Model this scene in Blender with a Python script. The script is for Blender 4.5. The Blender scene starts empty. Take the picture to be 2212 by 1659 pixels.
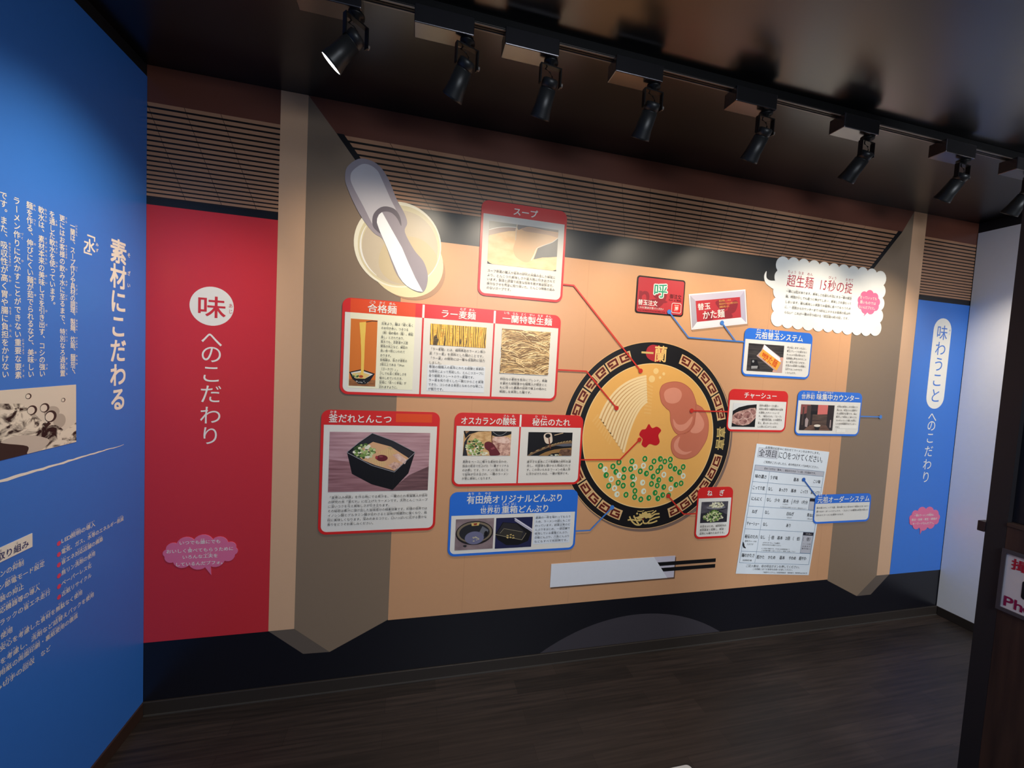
import bpy, math, random
from mathutils import Vector, Matrix
random.seed(4)
S = bpy.context.scene
COL = S.collection

# ------------------------------------------------------------------ camera
cam_d = bpy.data.cameras.new('camera'); cam = bpy.data.objects.new('camera', cam_d); COL.objects.link(cam)
cam_d.sensor_fit = 'HORIZONTAL'; cam_d.sensor_width = 36.0
cam_d.lens = 36.0 * 865.888 / 2212.0
cam_d.clip_start = 0.02
R = ((0.97156589, -0.23046499, 0.05427349), (0.04077656, -0.06293177, -0.99718447), (0.23323164, 0.9710435, -0.05174479))
cam.matrix_world = Matrix(((R[0][0], -R[1][0], -R[2][0], 1.0873), (R[0][1], -R[1][1], -R[2][1], -1.9552),
                           (R[0][2], -R[1][2], -R[2][2], 1.5974), (0, 0, 0, 1)))
S.camera = cam

# ------------------------------------------------------------------ world, exposure
W = bpy.data.worlds.new('world'); S.world = W; W.use_nodes = True
W.node_tree.nodes['Background'].inputs[0].default_value = (0.62, 0.74, 1.0, 1)
W.node_tree.nodes['Background'].inputs[1].default_value = 0.2
S.view_settings.view_transform = 'Standard'; S.view_settings.look = 'None'
S.view_settings.exposure = 0.0; S.view_settings.gamma = 1.0; S.view_settings.use_curve_mapping = False
S.cycles.use_denoising = True
S.cycles.max_bounces = 8; S.cycles.transparent_max_bounces = 16
LAMP_POWER = 28.0
LAMP_COLOUR = (1.0, 0.86, 0.67)

# two soft fill lights added behind the viewer for brightness, without fixtures
for lx, ly, tx, e in ((2.0, -3.4, 1.3, 31.0), (3.6, -3.4, 3.8, 50.0)):
    ld = bpy.data.lights.new('fill_light', 'AREA'); ld.shape = 'RECTANGLE'; ld.size = 1.4; ld.size_y = 0.6; ld.energy = e; ld.color = (0.86, 0.92, 1.0); ld.spread = math.radians(105)
    lo = bpy.data.objects.new('fill_light', ld); COL.objects.link(lo); lo.location = (lx, ly, 2.62)
    lo.rotation_mode = 'QUATERNION'; lo.rotation_quaternion = Vector((tx - lx, 0.0 - ly, 0.15 - 2.62)).to_track_quat('-Z', 'Y')

# ------------------------------------------------------------------ materials
def lin(c):
    c /= 255.0
    return c / 12.92 if c <= 0.04045 else ((c + 0.055) / 1.055) ** 2.4
_mats = {}
def mat(name, rgb=None, rough=0.42, spec=0.5, metal=0.0, emit=0.0, alpha=1.0, vary=0.05, scale=35.0):
    if name in _mats: return _mats[name]
    m = bpy.data.materials.new(name); m.use_nodes = True; _mats[name] = m
    nt = m.node_tree; b = nt.nodes['Principled BSDF']
    col = tuple(lin(v) for v in rgb) + (1,)
    tc = nt.nodes.new('ShaderNodeTexCoord'); nz = nt.nodes.new('ShaderNodeTexNoise')
    nz.inputs['Scale'].default_value = scale; nz.inputs['Detail'].default_value = 2
    nt.links.new(tc.outputs['Object'], nz.inputs['Vector'])
    mx = nt.nodes.new('ShaderNodeMix'); mx.data_type = 'RGBA'
    mx.inputs[6].default_value = tuple(c * (1 - vary) for c in col[:3]) + (1,)
    mx.inputs[7].default_value = tuple(min(1, c * (1 + vary)) for c in col[:3]) + (1,)
    nt.links.new(nz.outputs['Fac'], mx.inputs[0]); nt.links.new(mx.outputs[2], b.inputs['Base Color'])
    b.inputs['Roughness'].default_value = rough
    b.inputs['Specular IOR Level'].default_value = spec
    b.inputs['Metallic'].default_value = metal
    b.inputs['Alpha'].default_value = alpha
    if emit:
        b.inputs['Emission Color'].default_value = col; b.inputs['Emission Strength'].default_value = emit
    return m
def texmat(name, c1, c2, kind='noise', scale=(1, 1, 1), detail=3.0, lo=0.35, hi=0.65, rough=0.4, dist=0.0, spec=0.5):
    """two-colour procedural pattern in object coordinates"""
    if name in _mats: return _mats[name]
    m = bpy.data.materials.new(name); m.use_nodes = True; _mats[name] = m
    nt = m.node_tree; b = nt.nodes['Principled BSDF']
    tc = nt.nodes.new('ShaderNodeTexCoord'); mp = nt.nodes.new('ShaderNodeMapping'); mp.inputs['Scale'].default_value = scale
    nt.links.new(tc.outputs['Object'], mp.inputs['Vector'])
    if kind == 'noise':
        t = nt.nodes.new('ShaderNodeTexNoise'); t.inputs['Scale'].default_value = 1; t.inputs['Detail'].default_value = detail
        t.inputs['Distortion'].default_value = dist; out = t.outputs['Fac']
    elif kind == 'wave':
        t = nt.nodes.new('ShaderNodeTexWave'); t.inputs['Scale'].default_value = 1; t.inputs['Distortion'].default_value = dist
        t.inputs['Detail'].default_value = detail; t.inputs['Detail Scale'].default_value = 0.8; out = t.outputs['Fac']
    else:
        t = nt.nodes.new('ShaderNodeTexVoronoi'); t.inputs['Scale'].default_value = 1; out = t.outputs['Distance']
    nt.links.new(mp.outputs[0], t.inputs['Vector'])
    r = nt.nodes.new('ShaderNodeValToRGB')
    r.color_ramp.elements[0].position = lo; r.color_ramp.elements[1].position = hi
    r.color_ramp.elements[0].color = tuple(lin(v) for v in c1) + (1,); r.color_ramp.elements[1].color = tuple(lin(v) for v in c2) + (1,)
    nt.links.new(out, r.inputs['Fac']); nt.links.new(r.outputs['Color'], b.inputs['Base Color'])
    b.inputs['Roughness'].default_value = rough; b.inputs['Specular IOR Level'].default_value = spec
    return m
PR = 0.36                                     # sheen of the printed wall film
def ink(name, rgb): return mat(name, rgb, PR, 0.55, vary=0.02)
WHITE = ink('print_white', (236, 233, 224)); RED = ink('print_red', (214, 40, 38)); BLUE = ink('print_blue', (44, 112, 214))
DARKTXT = ink('print_dark_grey', (42, 40, 42)); BLACK = ink('print_black', (15, 14, 17)); PINK = ink('print_pink', (226, 112, 150))
CREAM = mat('print_translucent_cream', (238, 234, 225), PR, 0.22, alpha=0.9, vary=0.02)
ORANGE = ink('sticker_orange', (226, 76, 28)); GREY = ink('print_grey', (176, 172, 184))
GOLD = ink('print_gold', (214, 184, 112)); CRIMSON = ink('print_crimson', (196, 28, 38))
BLUEPANEL = ink('banner_blue', (54, 118, 210)); REDPANEL = ink('banner_red', (204, 48, 56))
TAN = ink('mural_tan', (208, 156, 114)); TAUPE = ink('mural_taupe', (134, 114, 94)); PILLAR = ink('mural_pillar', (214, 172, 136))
BROWN = ink('mural_brown', (104, 60, 46)); SLAT = ink('mural_slat', (176, 130, 98)); SLATGAP = ink('mural_slat_gap', (20, 14, 12))
BAND = ink('mural_black_band', (44, 44, 44)); MURALFLOOR = ink('mural_floor', (15, 15, 23)); FOOT = ink('mural_foot', (100, 88, 78))
DISC = ink('mural_disc', (62, 58, 64)); SHADE = ink('print_drop_shadow', (176, 136, 104))  # SHADE is the flat tone of the mural's printed drop shadows
NAVYTXT = ink('print_navy', (40, 52, 110))

# ------------------------------------------------------------------ builders
def area2(p): return sum(p[i][0] * p[(i + 1) % len(p)][1] - p[(i + 1) % len(p)][0] * p[i][1] for i in range(len(p)))
class MB:
    """collects flat pieces given in wall coordinates (x to the right, z up) at a depth d in front of the wall"""
    def __init__(s, ox=0.0, oz=0.0): s.v = []; s.f = []; s.m = []; s.mats = []; s.ox = ox; s.oz = oz
    def mi(s, m):
        if m not in s.mats: s.mats.append(m)
        return s.mats.index(m)
    def poly(s, pts, d, m, back=None):
        pts = [(p[0], p[1]) for p in pts]
        if area2(pts) < 0: pts = pts[::-1]
        n = len(s.v); k = s.mi(m); L = len(pts)
        s.v += [(x - s.ox, -d, z - s.oz) for x, z in pts]; s.f.append(tuple(range(n, n + L))); s.m.append(k)
        if back is not None:
            s.v += [(x - s.ox, -back, z - s.oz) for x, z in pts]
            s.f.append(tuple(range(n + 2 * L - 1, n + L - 1, -1))); s.m.append(k)
            for i in range(L):
                j = (i + 1) % L
                s.f.append((n + i, n + L + i, n + L + j, n + j)); s.m.append(k)
        return s
    def rect(s, x0, x1, z0, z1, d, m, back=None): return s.poly([(x0, z0), (x1, z0), (x1, z1), (x0, z1)], d, m, back)
    def line(s, pts, w, d, m):
        """a stroke of even width along a polyline, mitred"""
        L = []; Rr = []
        for i, p in enumerate(pts):
            p = Vector(p[:2]); a = Vector(pts[max(0, i - 1)][:2]); b = Vector(pts[min(len(pts) - 1, i + 1)][:2])
            d1 = (p - a).normalized() if i else (b - p).normalized(); d2 = (b - p).normalized() if i < len(pts) - 1 else d1
            t = (d1 + d2)
            t = t.normalized() if t.length > 1e-6 else d1
            nn = Vector((-t.y, t.x)); c = max(0.35, nn.dot(Vector((-d1.y, d1.x)))); ww = w[i] if isinstance(w, (list, tuple)) else w
            L.append(p + nn * ww / 2 / c); Rr.append(p - nn * ww / 2 / c)
        n = len(s.v); k = s.mi(m); c = len(pts)
        s.v += [(q.x - s.ox, -d, q.y - s.oz) for q in L] + [(q.x - s.ox, -d, q.y - s.oz) for q in Rr]
        for i in range(c - 1): s.f.append((n + c + i, n + c + i + 1, n + i + 1, n + i)); s.m.append(k)
        return s
    def ring(s, cx, cz, r0, r1, d, m, back=None, n=64, sx=1.0, a0=0.0, a1=2 * math.pi):
        full = abs(a1 - a0 - 2 * math.pi) < 1e-6; c = n if full else n + 1
        b = len(s.v); k = s.mi(m)
        for r in (r0, r1):
            s.v += [(cx + r * sx * math.cos(a0 + (a1 - a0) * i / n) - s.ox, -d, cz + r * math.sin(a0 + (a1 - a0) * i / n) - s.oz) for i in range(c)]
        if back is not None:
            for r in (r0, r1):
                s.v += [(cx + r * sx * math.cos(a0 + (a1 - a0) * i / n) - s.ox, -back, cz + r * math.sin(a0 + (a1 - a0) * i / n) - s.oz) for i in range(c)]
        for i in range(n):
            j = (i + 1) % c
            s.f.append((b + i, b + c + i, b + c + j, b + j)); s.m.append(k)
            if back is not None:
                s.f.append((b + c + i, b + 3 * c + i, b + 3 * c + j, b + c + j)); s.m.append(k)
                s.f.append((b + i, b + j, b + 2 * c + j, b + 2 * c + i)); s.m.append(k)
        return s
    def disc(s, cx, cz, r, d, m, back=None, n=32, rz=None, rot=0.0):
        rz = r if rz is None else rz; c, q = math.cos(rot), math.sin(rot)
        return s.poly([(cx + r * math.cos(a) * c - rz * math.sin(a) * q, cz + r * math.cos(a) * q + rz * math.sin(a) * c)
                       for a in [2 * math.pi * i / n for i in range(n)]], d, m, back)
    def build(s, name, parent=None, props=None):
        me = bpy.data.meshes.new(name); me.from_pydata(s.v, [], s.f); me.update()
        for m in s.mats: me.materials.append(m)
        me.polygons.foreach_set('material_index', s.m); me.update()
        o = bpy.data.objects.new(name, me); COL.objects.link(o)
        if parent is not None: o.parent = parent
        if props:
            for a, b in props.items(): o[a] = b
        return o
def thing(name, label, cat, ox, oz, surf='back', group=None, y=0.0):
    o = bpy.data.objects.new(name, None); COL.objects.link(o); o.empty_display_size = 0.05
    if surf == 'back': o.location = (ox, y, oz)
    elif surf == 'left': o.location = (0.0, ox, oz); o.rotation_euler = (0, 0, math.pi / 2)
    else: o.location = (PX, -ox, oz); o.rotation_euler = (0, 0, -math.pi / 2)
    o['label'] = label; o['category'] = cat
    if group: o['group'] = group
    return o
def arc_corner(cx, cz, r, a0, a1, n=7): return [(cx + r * math.cos(math.radians(a0 + (a1 - a0) * i / n)), cz + r * math.sin(math.radians(a0 + (a1 - a0) * i / n))) for i in range(n + 1)]
def rrect(x0, x1, z0, z1, r, bl=True, br=True, tr=True, tl=True):
    p = []
    p += arc_corner(x0 + r, z0 + r, r, 180, 270) if bl else [(x0, z0)]
    p += arc_corner(x1 - r, z0 + r, r, 270, 360) if br else [(x1, z0)]
    p += arc_corner(x1 - r, z1 - r, r, 0, 90) if tr else [(x1, z1)]
    p += arc_corner(x0 + r, z1 - r, r, 90, 180) if tl else [(x0, z1)]
    return p
def scallop(cusps, bulge=0.36, n=7):
    """closed outline (counter-clockwise) whose sides are outward arcs"""
    if area2(cusps) < 0: cusps = cusps[::-1]
    out = []
    for i, a in enumerate(cusps):
        b = cusps[(i + 1) % len(cusps)]; a = Vector(a); b = Vector(b); d = b - a; L = d.length; nn = Vector((d.y, -d.x)) / L
        h = L * bulge; r = (L * L / 4 + h * h) / (2 * h); c = (a + b) / 2 + nn * (h - r)
        t0 = math.atan2(a.y - c.y, a.x - c.x); t1 = math.atan2(b.y - c.y, b.x - c.x)
        while t1 < t0: t1 += 2 * math.pi
        out += [(c.x + r * math.cos(t0 + (t1 - t0) * k / n), c.y + r * math.sin(t0 + (t1 - t0) * k / n)) for k in range(n)]
    return out
def spline(pts, n=8, closed=True):
    """smooth closed outline through points (Catmull-Rom)"""
    out = []; L = len(pts)
    rng = range(L) if closed else range(L - 1)
    for i in rng:
        p = [Vector(pts[(i + k) % L] if closed else pts[min(max(i + k, 0), L - 1)]) for k in (-1, 0, 1, 2)]
        for k in range(n):
            t = k / n
            q = 0.5 * ((2 * p[1]) + (p[2] - p[0]) * t + (2 * p[0] - 5 * p[1] + 4 * p[2] - p[3]) * t * t + (3 * p[1] - p[0] - 3 * p[2] + p[3]) * t ** 3)
            out.append((q.x, q.y))
    if not closed: out.append(tuple(pts[-1]))
    return out

# ------------------------------------------------------------------ lettering
_fc = bpy.data.curves.new('letter_source', 'FONT'); _fo = bpy.data.objects.new('letter_source', _fc); COL.objects.link(_fo)
_fc.size = 1.0; _fc.resolution_u = 3
_gl = {}
def glyph(ch, res):
    k = (ch, res)
    if k not in _gl:
        _fc.body = ch; _fc.resolution_u = res
        bpy.context.view_layer.update(); dg = bpy.context.evaluated_depsgraph_get()
        me = bpy.data.meshes.new_from_object(_fo.evaluated_get(dg), depsgraph=dg)
        _gl[k] = ([(v.co.x, v.co.y) for v in me.vertices], [tuple(p.vertices) for p in me.polygons])
        bpy.data.meshes.remove(me)
    return _gl[k]
def put(mb, ch, cx, cz, sx, sz, d, m, bold=0.012, rot=0.0, slant=0.0):
    """one letter centred on (cx, cz)"""
    if ch in ' \u3000': return
    if bold >= 0.0125:      # heavier strokes: the same letter laid down four times, slightly shifted
        e = bold * 0.62
        for q, (ax, az) in enumerate(((-e, -e), (e, -e), (e, e), (-e, e))): put(mb, ch, cx + ax * sx, cz + az * sz, sx, sz, d + 0.00007 * q, m, 0.004, rot, slant)
        return
    v, f = glyph(ch, 7 if sz > 0.05 else 3)
    if not v: return
    hx = 0.5 if ord(ch) > 0x2000 else (min(a for a, b in v) + max(a for a, b in v)) / 2
    c, q = math.cos(rot), math.sin(rot); n = len(mb.v); k = mb.mi(m)
    for a, b in v:
        a, b = (a - hx) * sx, (b - 0.38) * sz; a += slant * b
        mb.v.append((cx + a * c - b * q - mb.ox, -d, cz + a * q + b * c - mb.oz))
    mb.f += [tuple(i + n for i in p) for p in f]; mb.m += [k] * len(f)
def units(line):
    """'{base|reading}' gives a base with small reading above it"""
    out = []; i = 0
    while i < len(line):
        if line[i] == '{':
            j = line.index('}', i); b, r = line[i + 1:j].split('|'); out.append((b, r)); i = j + 1
        else: out.append((line[i], '')); i += 1
    return out
def cw(ch): return 0.56 if ord(ch) < 0x2000 else 1.0
def text(mb, line, x0, x1, cz, size, d, m, bold=0.012, ruby=0.4, sx=None, rot=None, slant=0.0, rgap=0.66):
    """one horizontal line spread evenly from x0 to x1 (rot = (cx, cz, angle) turns it)"""
    u = units(line); n = sum(cw(c) for b, r in u for c in b); adv = (x1 - x0) / n; x = x0
    sx = sx or min(adv * 1.0, size * 1.15)
    def P(ch, X, Z, a, b, bo):
        if rot:
            c, q = math.cos(rot[2]), math.sin(rot[2]); dx, dz = X - rot[0], Z - rot[1]
            put(mb, ch, rot[0] + dx * c - dz * q, rot[1] + dx * q + dz * c, a, b, d, m, bo, rot[2], slant)
        else: put(mb, ch, X, Z, a, b, d, m, bo, 0.0, slant)
    for b, r in u:
        w = sum(cw(c) for c in b) * adv; xx = x
        for c in b: P(c, xx + cw(c) * adv / 2, cz, sx, size, bold); xx += cw(c) * adv
        if r:
            rs = size * ruby; ra = rs * 0.9 if len(r) * rs * 0.9 > w else min(w / len(r), rs * 1.1)
            for i, c in enumerate(r): P(c, x + w / 2 + (i - (len(r) - 1) / 2) * ra, cz + size * rgap, min(rs, ra * 1.05), rs, bold)
        x += w
def block(mb, lines, x0, x1, z0, z1, d, m, size=None, bold=0.010, **k):
    """lines of body text: every character the width of the longest line's; z0 first line centre, z1 last"""
    ln = [sum(cw(c) for b, r in units(l) for c in b) for l in lines]; L = max(ln); adv = (x1 - x0) / L
    for i, l in enumerate(lines):
        z = z0 + (z1 - z0) * i / max(1, len(lines) - 1)
        w = (x1 - x0) if ln[i] >= L - 1.6 else ln[i] * adv
        text(mb, l, x0, x0 + w, z, size or adv * 0.98, d, m, bold, **k)
ROTV = 'ー「」（）『』〜…'
def vtext(mb, line, cx, z0, z1, size, d, m, bold=0.012, ruby=0.4, sx=None, zs=None):
    """one vertical column from z0 (top edge) to z1 (bottom edge)"""
    u = units(line); n = sum(len(b) for b, r in u); adv = (z0 - z1) / n; z = z0; i = 0; sx = sx or size
    for b, r in u:
        zt = z
        for c in b:
            zc = zs[i] if zs else z - adv / 2; i += 1
            if c in ROTV: put(mb, c, cx, zc, size, sx, d, m, bold, -math.pi / 2)
            elif c in '、。': put(mb, c, cx + sx * 0.6, zc + size * 0.55, sx, size, d, m, bold)
            elif c in 'っゃゅょッャュョ': put(mb, c, cx + sx * 0.08, zc + size * 0.08, sx, size, d, m, bold)
            else: put(mb, c, cx, zc, sx, size, d, m, bold)
            z -= adv
        if r:
            h = zt - z; rs = size * ruby
            for q, c in enumerate(r): put(mb, c, cx + sx * 0.5 + rs * 0.62, zt - h * (q + 0.5) / len(r), rs, min(rs, h / len(r)), d, m, bold)

def box_mesh(name, x0, x1, y0, y1, z0, z1, m, parent=None, bevel=0.0, props=None, origin=(0, 0, 0)):
    v = [(x - origin[0], y - origin[1], z - origin[2]) for x in (x0, x1) for y in (y0, y1) for z in (z0, z1)]
    f = [(0, 1, 3, 2), (4, 6, 7, 5), (0, 4, 5, 1), (2, 3, 7, 6), (0, 2, 6, 4), (1, 5, 7, 3)]
    me = bpy.data.meshes.new(name); me.from_pydata(v, [], f); me.update(); me.materials.append(m)
    o = bpy.data.objects.new(name, me); COL.objects.link(o)
    if parent is not None: o.parent = parent
    if bevel:
        b = o.modifiers.new('bevel', 'BEVEL'); b.width = bevel; b.segments = 2
    if props:
        for a, b in props.items(): o[a] = b
    return o
ST = {'kind': 'structure'}

# ------------------------------------------------------------------ room shell
RW, RH = 4.714, 2.70
PX = 3.0
dark_wall = mat('dark_wall_paint', (20, 19, 22), 0.55)
def ceiling_mat():
    m = mat('gloss_black_ceiling', (11, 11, 12), 0.28, 0.8, vary=0.1, scale=4); m.node_tree.nodes['Principled BSDF'].inputs['IOR'].default_value = 1.6
    return m
def floor_mat():
    m = bpy.data.materials.new('dark_plank_floor'); m.use_nodes = True; nt = m.node_tree; b = nt.nodes['Principled BSDF']
    tc = nt.nodes.new('ShaderNodeTexCoord')
    br = nt.nodes.new('ShaderNodeTexBrick'); br.offset = 0.37; br.squash = 1.0
    for k, v in (('Scale', 1.0), ('Mortar Size', 0.0009), ('Brick Width', 0.62), ('Row Height', 0.085), ('Bias', 0.0)): br.inputs[k].default_value = v
    br.inputs['Color1'].default_value = (0.021, 0.015, 0.0125, 1); br.inputs['Color2'].default_value = (0.038, 0.027, 0.0225, 1)
    br.inputs['Mortar'].default_value = (0.014, 0.009, 0.007, 1)
    nt.links.new(tc.outputs['Object'], br.inputs['Vector'])
    mp = nt.nodes.new('ShaderNodeMapping'); mp.inputs['Scale'].default_value = (3.0, 70, 1); nt.links.new(tc.outputs['Object'], mp.inputs['Vector'])
    nz = nt.nodes.new('ShaderNodeTexNoise'); nz.inputs['Scale'].default_value = 1.0; nz.inputs['Detail'].default_value = 6; nt.links.new(mp.outputs[0], nz.inputs['Vector'])
    rp = nt.nodes.new('ShaderNodeValToRGB'); rp.color_ramp.elements[0].position = 0.32; rp.color_ramp.elements[1].position = 0.7
    rp.color_ramp.elements[0].color = (0.5, 0.5, 0.5, 1); rp.color_ramp.elements[1].color = (1.35, 1.3, 1.25, 1)
    nt.links.new(nz.outputs['Fac'], rp.inputs['Fac'])
    mx = nt.nodes.new('ShaderNodeMix'); mx.data_type = 'RGBA'; mx.blend_type = 'MULTIPLY'; mx.inputs[0].default_value = 1.0
    nt.links.new(br.outputs['Color'], mx.inputs[6]); nt.links.new(rp.outputs['Color'], mx.inputs[7]); nt.links.new(mx.outputs[2], b.inputs['Base Color'])
    b.inputs['Roughness'].default_value = 0.46
    return m
box_mesh('floor', -0.1, 5.2, -4.2, 0.1, -0.08, 0.0, floor_mat(), props=ST)
box_mesh('ceiling', -0.1, 5.2, -4.2, 0.1, RH, RH + 0.08, ceiling_mat(), props=ST)
wall_back = box_mesh('wall_back', 0.0, RW, 0.0, 0.1, 0.0, RH, dark_wall, props=ST)
wall_left = box_mesh('wall_left', -0.1, -0.0, -4.2, 0.1, 0.0, RH, dark_wall, props=ST)
wall_right = box_mesh('wall_right', RW, RW + 0.1, -4.2, 0.1, 0.0, RH, dark_wall, props=ST)
skirt = mat('dark_skirting', (46, 40, 36), 0.4); skirt_trim = mat('skirting_grey_edge', (66, 63, 60), 0.35)
bb = box_mesh('baseboard_back', 0.0, RW, -0.010, -0.0005, 0.0, 0.06, skirt, props=ST, bevel=0.002)
box_mesh('edge_strip', 0.01, RW - 0.01, -0.014, -0.010, 0.0, 0.005, skirt_trim, bb)
box_mesh('baseboard_left', 0.0005, 0.010, -4.0, -0.012, 0.0, 0.06, mat('brown_skirting', (58, 38, 30), 0.45), props=ST, bevel=0.002)
box_mesh('baseboard_right', RW - 0.010, RW - 0.0005, -4.0, -0.012, 0.0, 0.06, skirt, props=ST, bevel=0.002)
box_mesh('blue_panel', 0.0005, 0.0035, -3.2, -0.002, 0.06, 2.652, mat('left_wall_blue', (54, 120, 214), 0.36, vary=0.02), wall_left)
box_mesh('white_panel', RW - 0.005, RW - 0.0005, -1.3, -0.004, 0.06, 2.635, mat('right_wall_white', (236, 238, 244), 0.5, vary=0.02), wall_right)

# ---- painted areas of the mural (flat colour fields of the wall itself)
def field(name, polys, d=0.0008):
    mb = MB()
    for p, m in polys: mb.poly(p, d, m)
    return mb.build(name, wall_back)
def R4(x0, x1, z0, z1): return [(x0, z0), (x1, z0), (x1, z1), (x0, z1)]
field('painted_floor', [(R4(0, RW, 0.06, 0.33), MURALFLOOR)], 0.0004)
mb = MB(); mb.poly([(2.357 + 0.80 * math.cos(math.radians(a)), -0.585 + 0.806 * math.sin(math.radians(a))) for a in range(30, 151, 4)
                    if -0.585 + 0.806 * math.sin(math.radians(a)) > 0.06] , 0.0008, DISC); 
mb = MB()
Rr = 1.075
pts = [(2.355 + Rr * math.cos(math.radians(a)), 0.221 - Rr + Rr * math.sin(math.radians(a))) for a in range(122, 57, -3)]
pts = [p for p in pts if p[1] > 0.062]
pts = [(2.355 - math.sqrt(Rr ** 2 - (Rr - 0.161) ** 2), 0.06)] + pts + [(2.355 + math.sqrt(Rr ** 2 - (Rr - 0.161) ** 2), 0.06)]
mb.poly(pts, 0.0008, DISC); mb.build('painted_disc', wall_back)
field('brown_band', [(R4(0.002, RW - 0.002, 2.555, RH - 0.001), BROWN)])
field('pillar', [(R4(0.482, 0.589, 0.322, RH - 0.001), PILLAR)], 0.0012)
field('pillar', [(R4(4.123, 4.237, 0.318, RH - 0.001), PILLAR)], 0.0012)
field('pillar_foot', [([(0.482, 0.322), (0.589, 0.322), (0.744, 0.193), (0.63, 0.197)], FOOT)], 0.0008)
field('pillar_foot', [([(4.237, 0.318), (4.123, 0.318), (3.968, 0.190), (4.089, 0.190)], FOOT)], 0.0008)
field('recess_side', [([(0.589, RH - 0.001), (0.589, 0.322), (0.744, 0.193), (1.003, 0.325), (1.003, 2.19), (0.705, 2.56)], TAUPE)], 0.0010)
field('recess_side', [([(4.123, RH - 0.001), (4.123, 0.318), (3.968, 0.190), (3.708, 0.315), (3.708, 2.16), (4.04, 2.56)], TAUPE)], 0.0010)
field('tan_field', [(R4(1.003, 3.708, 0.322, 2.149), TAN)], 0.0010)
xl = lambda z: 0.735 + (2.56 - z) * 0.806
xr = lambda z: 4.006 - (2.56 - z) * 0.806
field('black_band', [([(xl(2.149) - 0.03, 2.149), (xr(2.149) + 0.03, 2.149), (xr(2.285), 2.285), (xl(2.285), 2.285)], BAND)], 0.0012)
field('diagonal_edge', [([(0.705, 2.562), (0.735, 2.562), (xl(2.149), 2.149), (xl(2.149) - 0.03, 2.149)], BLACK)], 0.0014)
field('diagonal_edge', [([(4.04, 2.562), (4.006, 2.562), (xr(2.149), 2.149), (xr(2.149) + 0.03, 2.149)], BLACK)], 0.0014)
def slats(name, zt, zb, n, ratio, fl, fr, fan):
    mb = MB(); mb.poly([(fl(zb), zb), (fr(zb), zb), (fr(zt), zt), (fl(zt), zt)], 0.0010, SLAT)
    h = [1 + (ratio - 1) * i / (n - 1) for i in range(n)]; k = (zt - zb) / sum(h); z = zt
    for i in range(n):
        a = z - h[i] * k * 0.66; b = z - h[i] * k
        mb.poly([(fl(b), b), (fr(b), b), (fr(a), a), (fl(a), a)], 0.0013, SLATGAP); z = b
    for xt, xb in fan: mb.line([(xt, zt), (xb, zb)], 0.0016, 0.0014, SLATGAP)
    return mb.build(name, wall_back)
fan = [(0.93 + 0.165 * i, 2.35 + (0.93 + 0.165 * i - 2.35) * 0.86 ) for i in range(18)]
slats('slat_ceiling', 2.558, 2.285, 13, 0.56, xl, xr, fan)
slats('slat_ceiling', 2.557, 2.186, 19, 0.72, lambda z: 0.002, lambda z: 0.482, [(0.0 + 0.13 * i, 0.14 + 0.13 * i) for i in range(3)])
slats('slat_ceiling', 2.557, 2.182, 19, 0.72, lambda z: 4.237, lambda z: RW - 0.006, [])
field('black_edge', [(R4(0.002, 0.482, 2.157, 2.186), BLACK)]); field('black_edge', [(R4(4.237, RW - 0.006, 2.153, 2.182), BLACK)])
mb = MB()
for x in (1.36, 1.93, 3.075, 3.62):
    mb.rect(x, x + 0.0011, 0.33, 2.14, 0.00125, ink('film_seam', (184, 134, 96)))
mb.build('film_seam', wall_back)

# ------------------------------------------------------------------ banners on the mural
t = thing('red_banner', 'tall red wall banner reading 味へのこだわり, between blue wall and tan pillar', 'banner', 0.24, 0.322)
MB(0.24, 0.322).rect(0.004, 0.482, 0.322, 2.157, 0.0020, REDPANEL, 0.0016).build('banner_sheet', t)
bd = MB(0.24, 0.322).disc(0.239, 1.768, 0.0815, 0.0024, WHITE, n=48).build('round_badge', t, {'label': 'white round badge with red character'})
mb = MB(0.24, 0.322); put(mb, '味', 0.238, 1.765, 0.112, 0.096, 0.003, REDPANEL, 0.014)
put(mb, 'あ', 0.309, 1.776, 0.017, 0.020, 0.003, REDPANEL, 0.006); put(mb, 'じ', 0.309, 1.752, 0.017, 0.020, 0.003, REDPANEL, 0.006)
mb.build('badge_lettering', t)
mb = MB(0.24, 0.322); vtext(mb, 'へのこだわり', 0.240, 1.67, 1.17, 0.086, 0.0026, WHITE, 0.010, zs=[1.631, 1.568, 1.484, 1.398, 1.306, 1.218])
mb.build('lettering', t)
t = thing('blue_banner', 'tall blue wall banner reading 味わうことへのこだわり, beside white end wall', 'banner', 4.473, 0.318)
MB(4.473, 0.318).rect(4.2375, RW - 0.007, 0.318, 2.153, 0.0020, BLUEPANEL, 0.0016).build('banner_sheet', t)
MB(4.473, 0.318).poly(rrect(4.398, 4.561, 1.446, 2.050, 0.08), 0.0024, WHITE).build('capsule', t, {'label': 'white rounded capsule holding blue characters'})
mb = MB(4.473, 0.318); vtext(mb, '味わうこと', 4.478, 2.0, 1.5, 0.104, 0.003, BLUEPANEL, 0.008, zs=[1.956, 1.85, 1.746, 1.642, 1.536])
put(mb, 'あ', 4.546, 1.975, 0.014, 0.014, 0.003, BLUEPANEL); put(mb, 'じ', 4.546, 1.952, 0.014, 0.014, 0.003, BLUEPANEL)
mb.build('capsule_lettering', t)
mb = MB(4.473, 0.318); vtext(mb, 'へのこだわり', 4.473, 1.4, 0.94, 0.084, 0.0026, WHITE, 0.010, zs=[1.392, 1.333, 1.249, 1.158, 1.068, 0.981])
mb.build('lettering', t)

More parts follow.
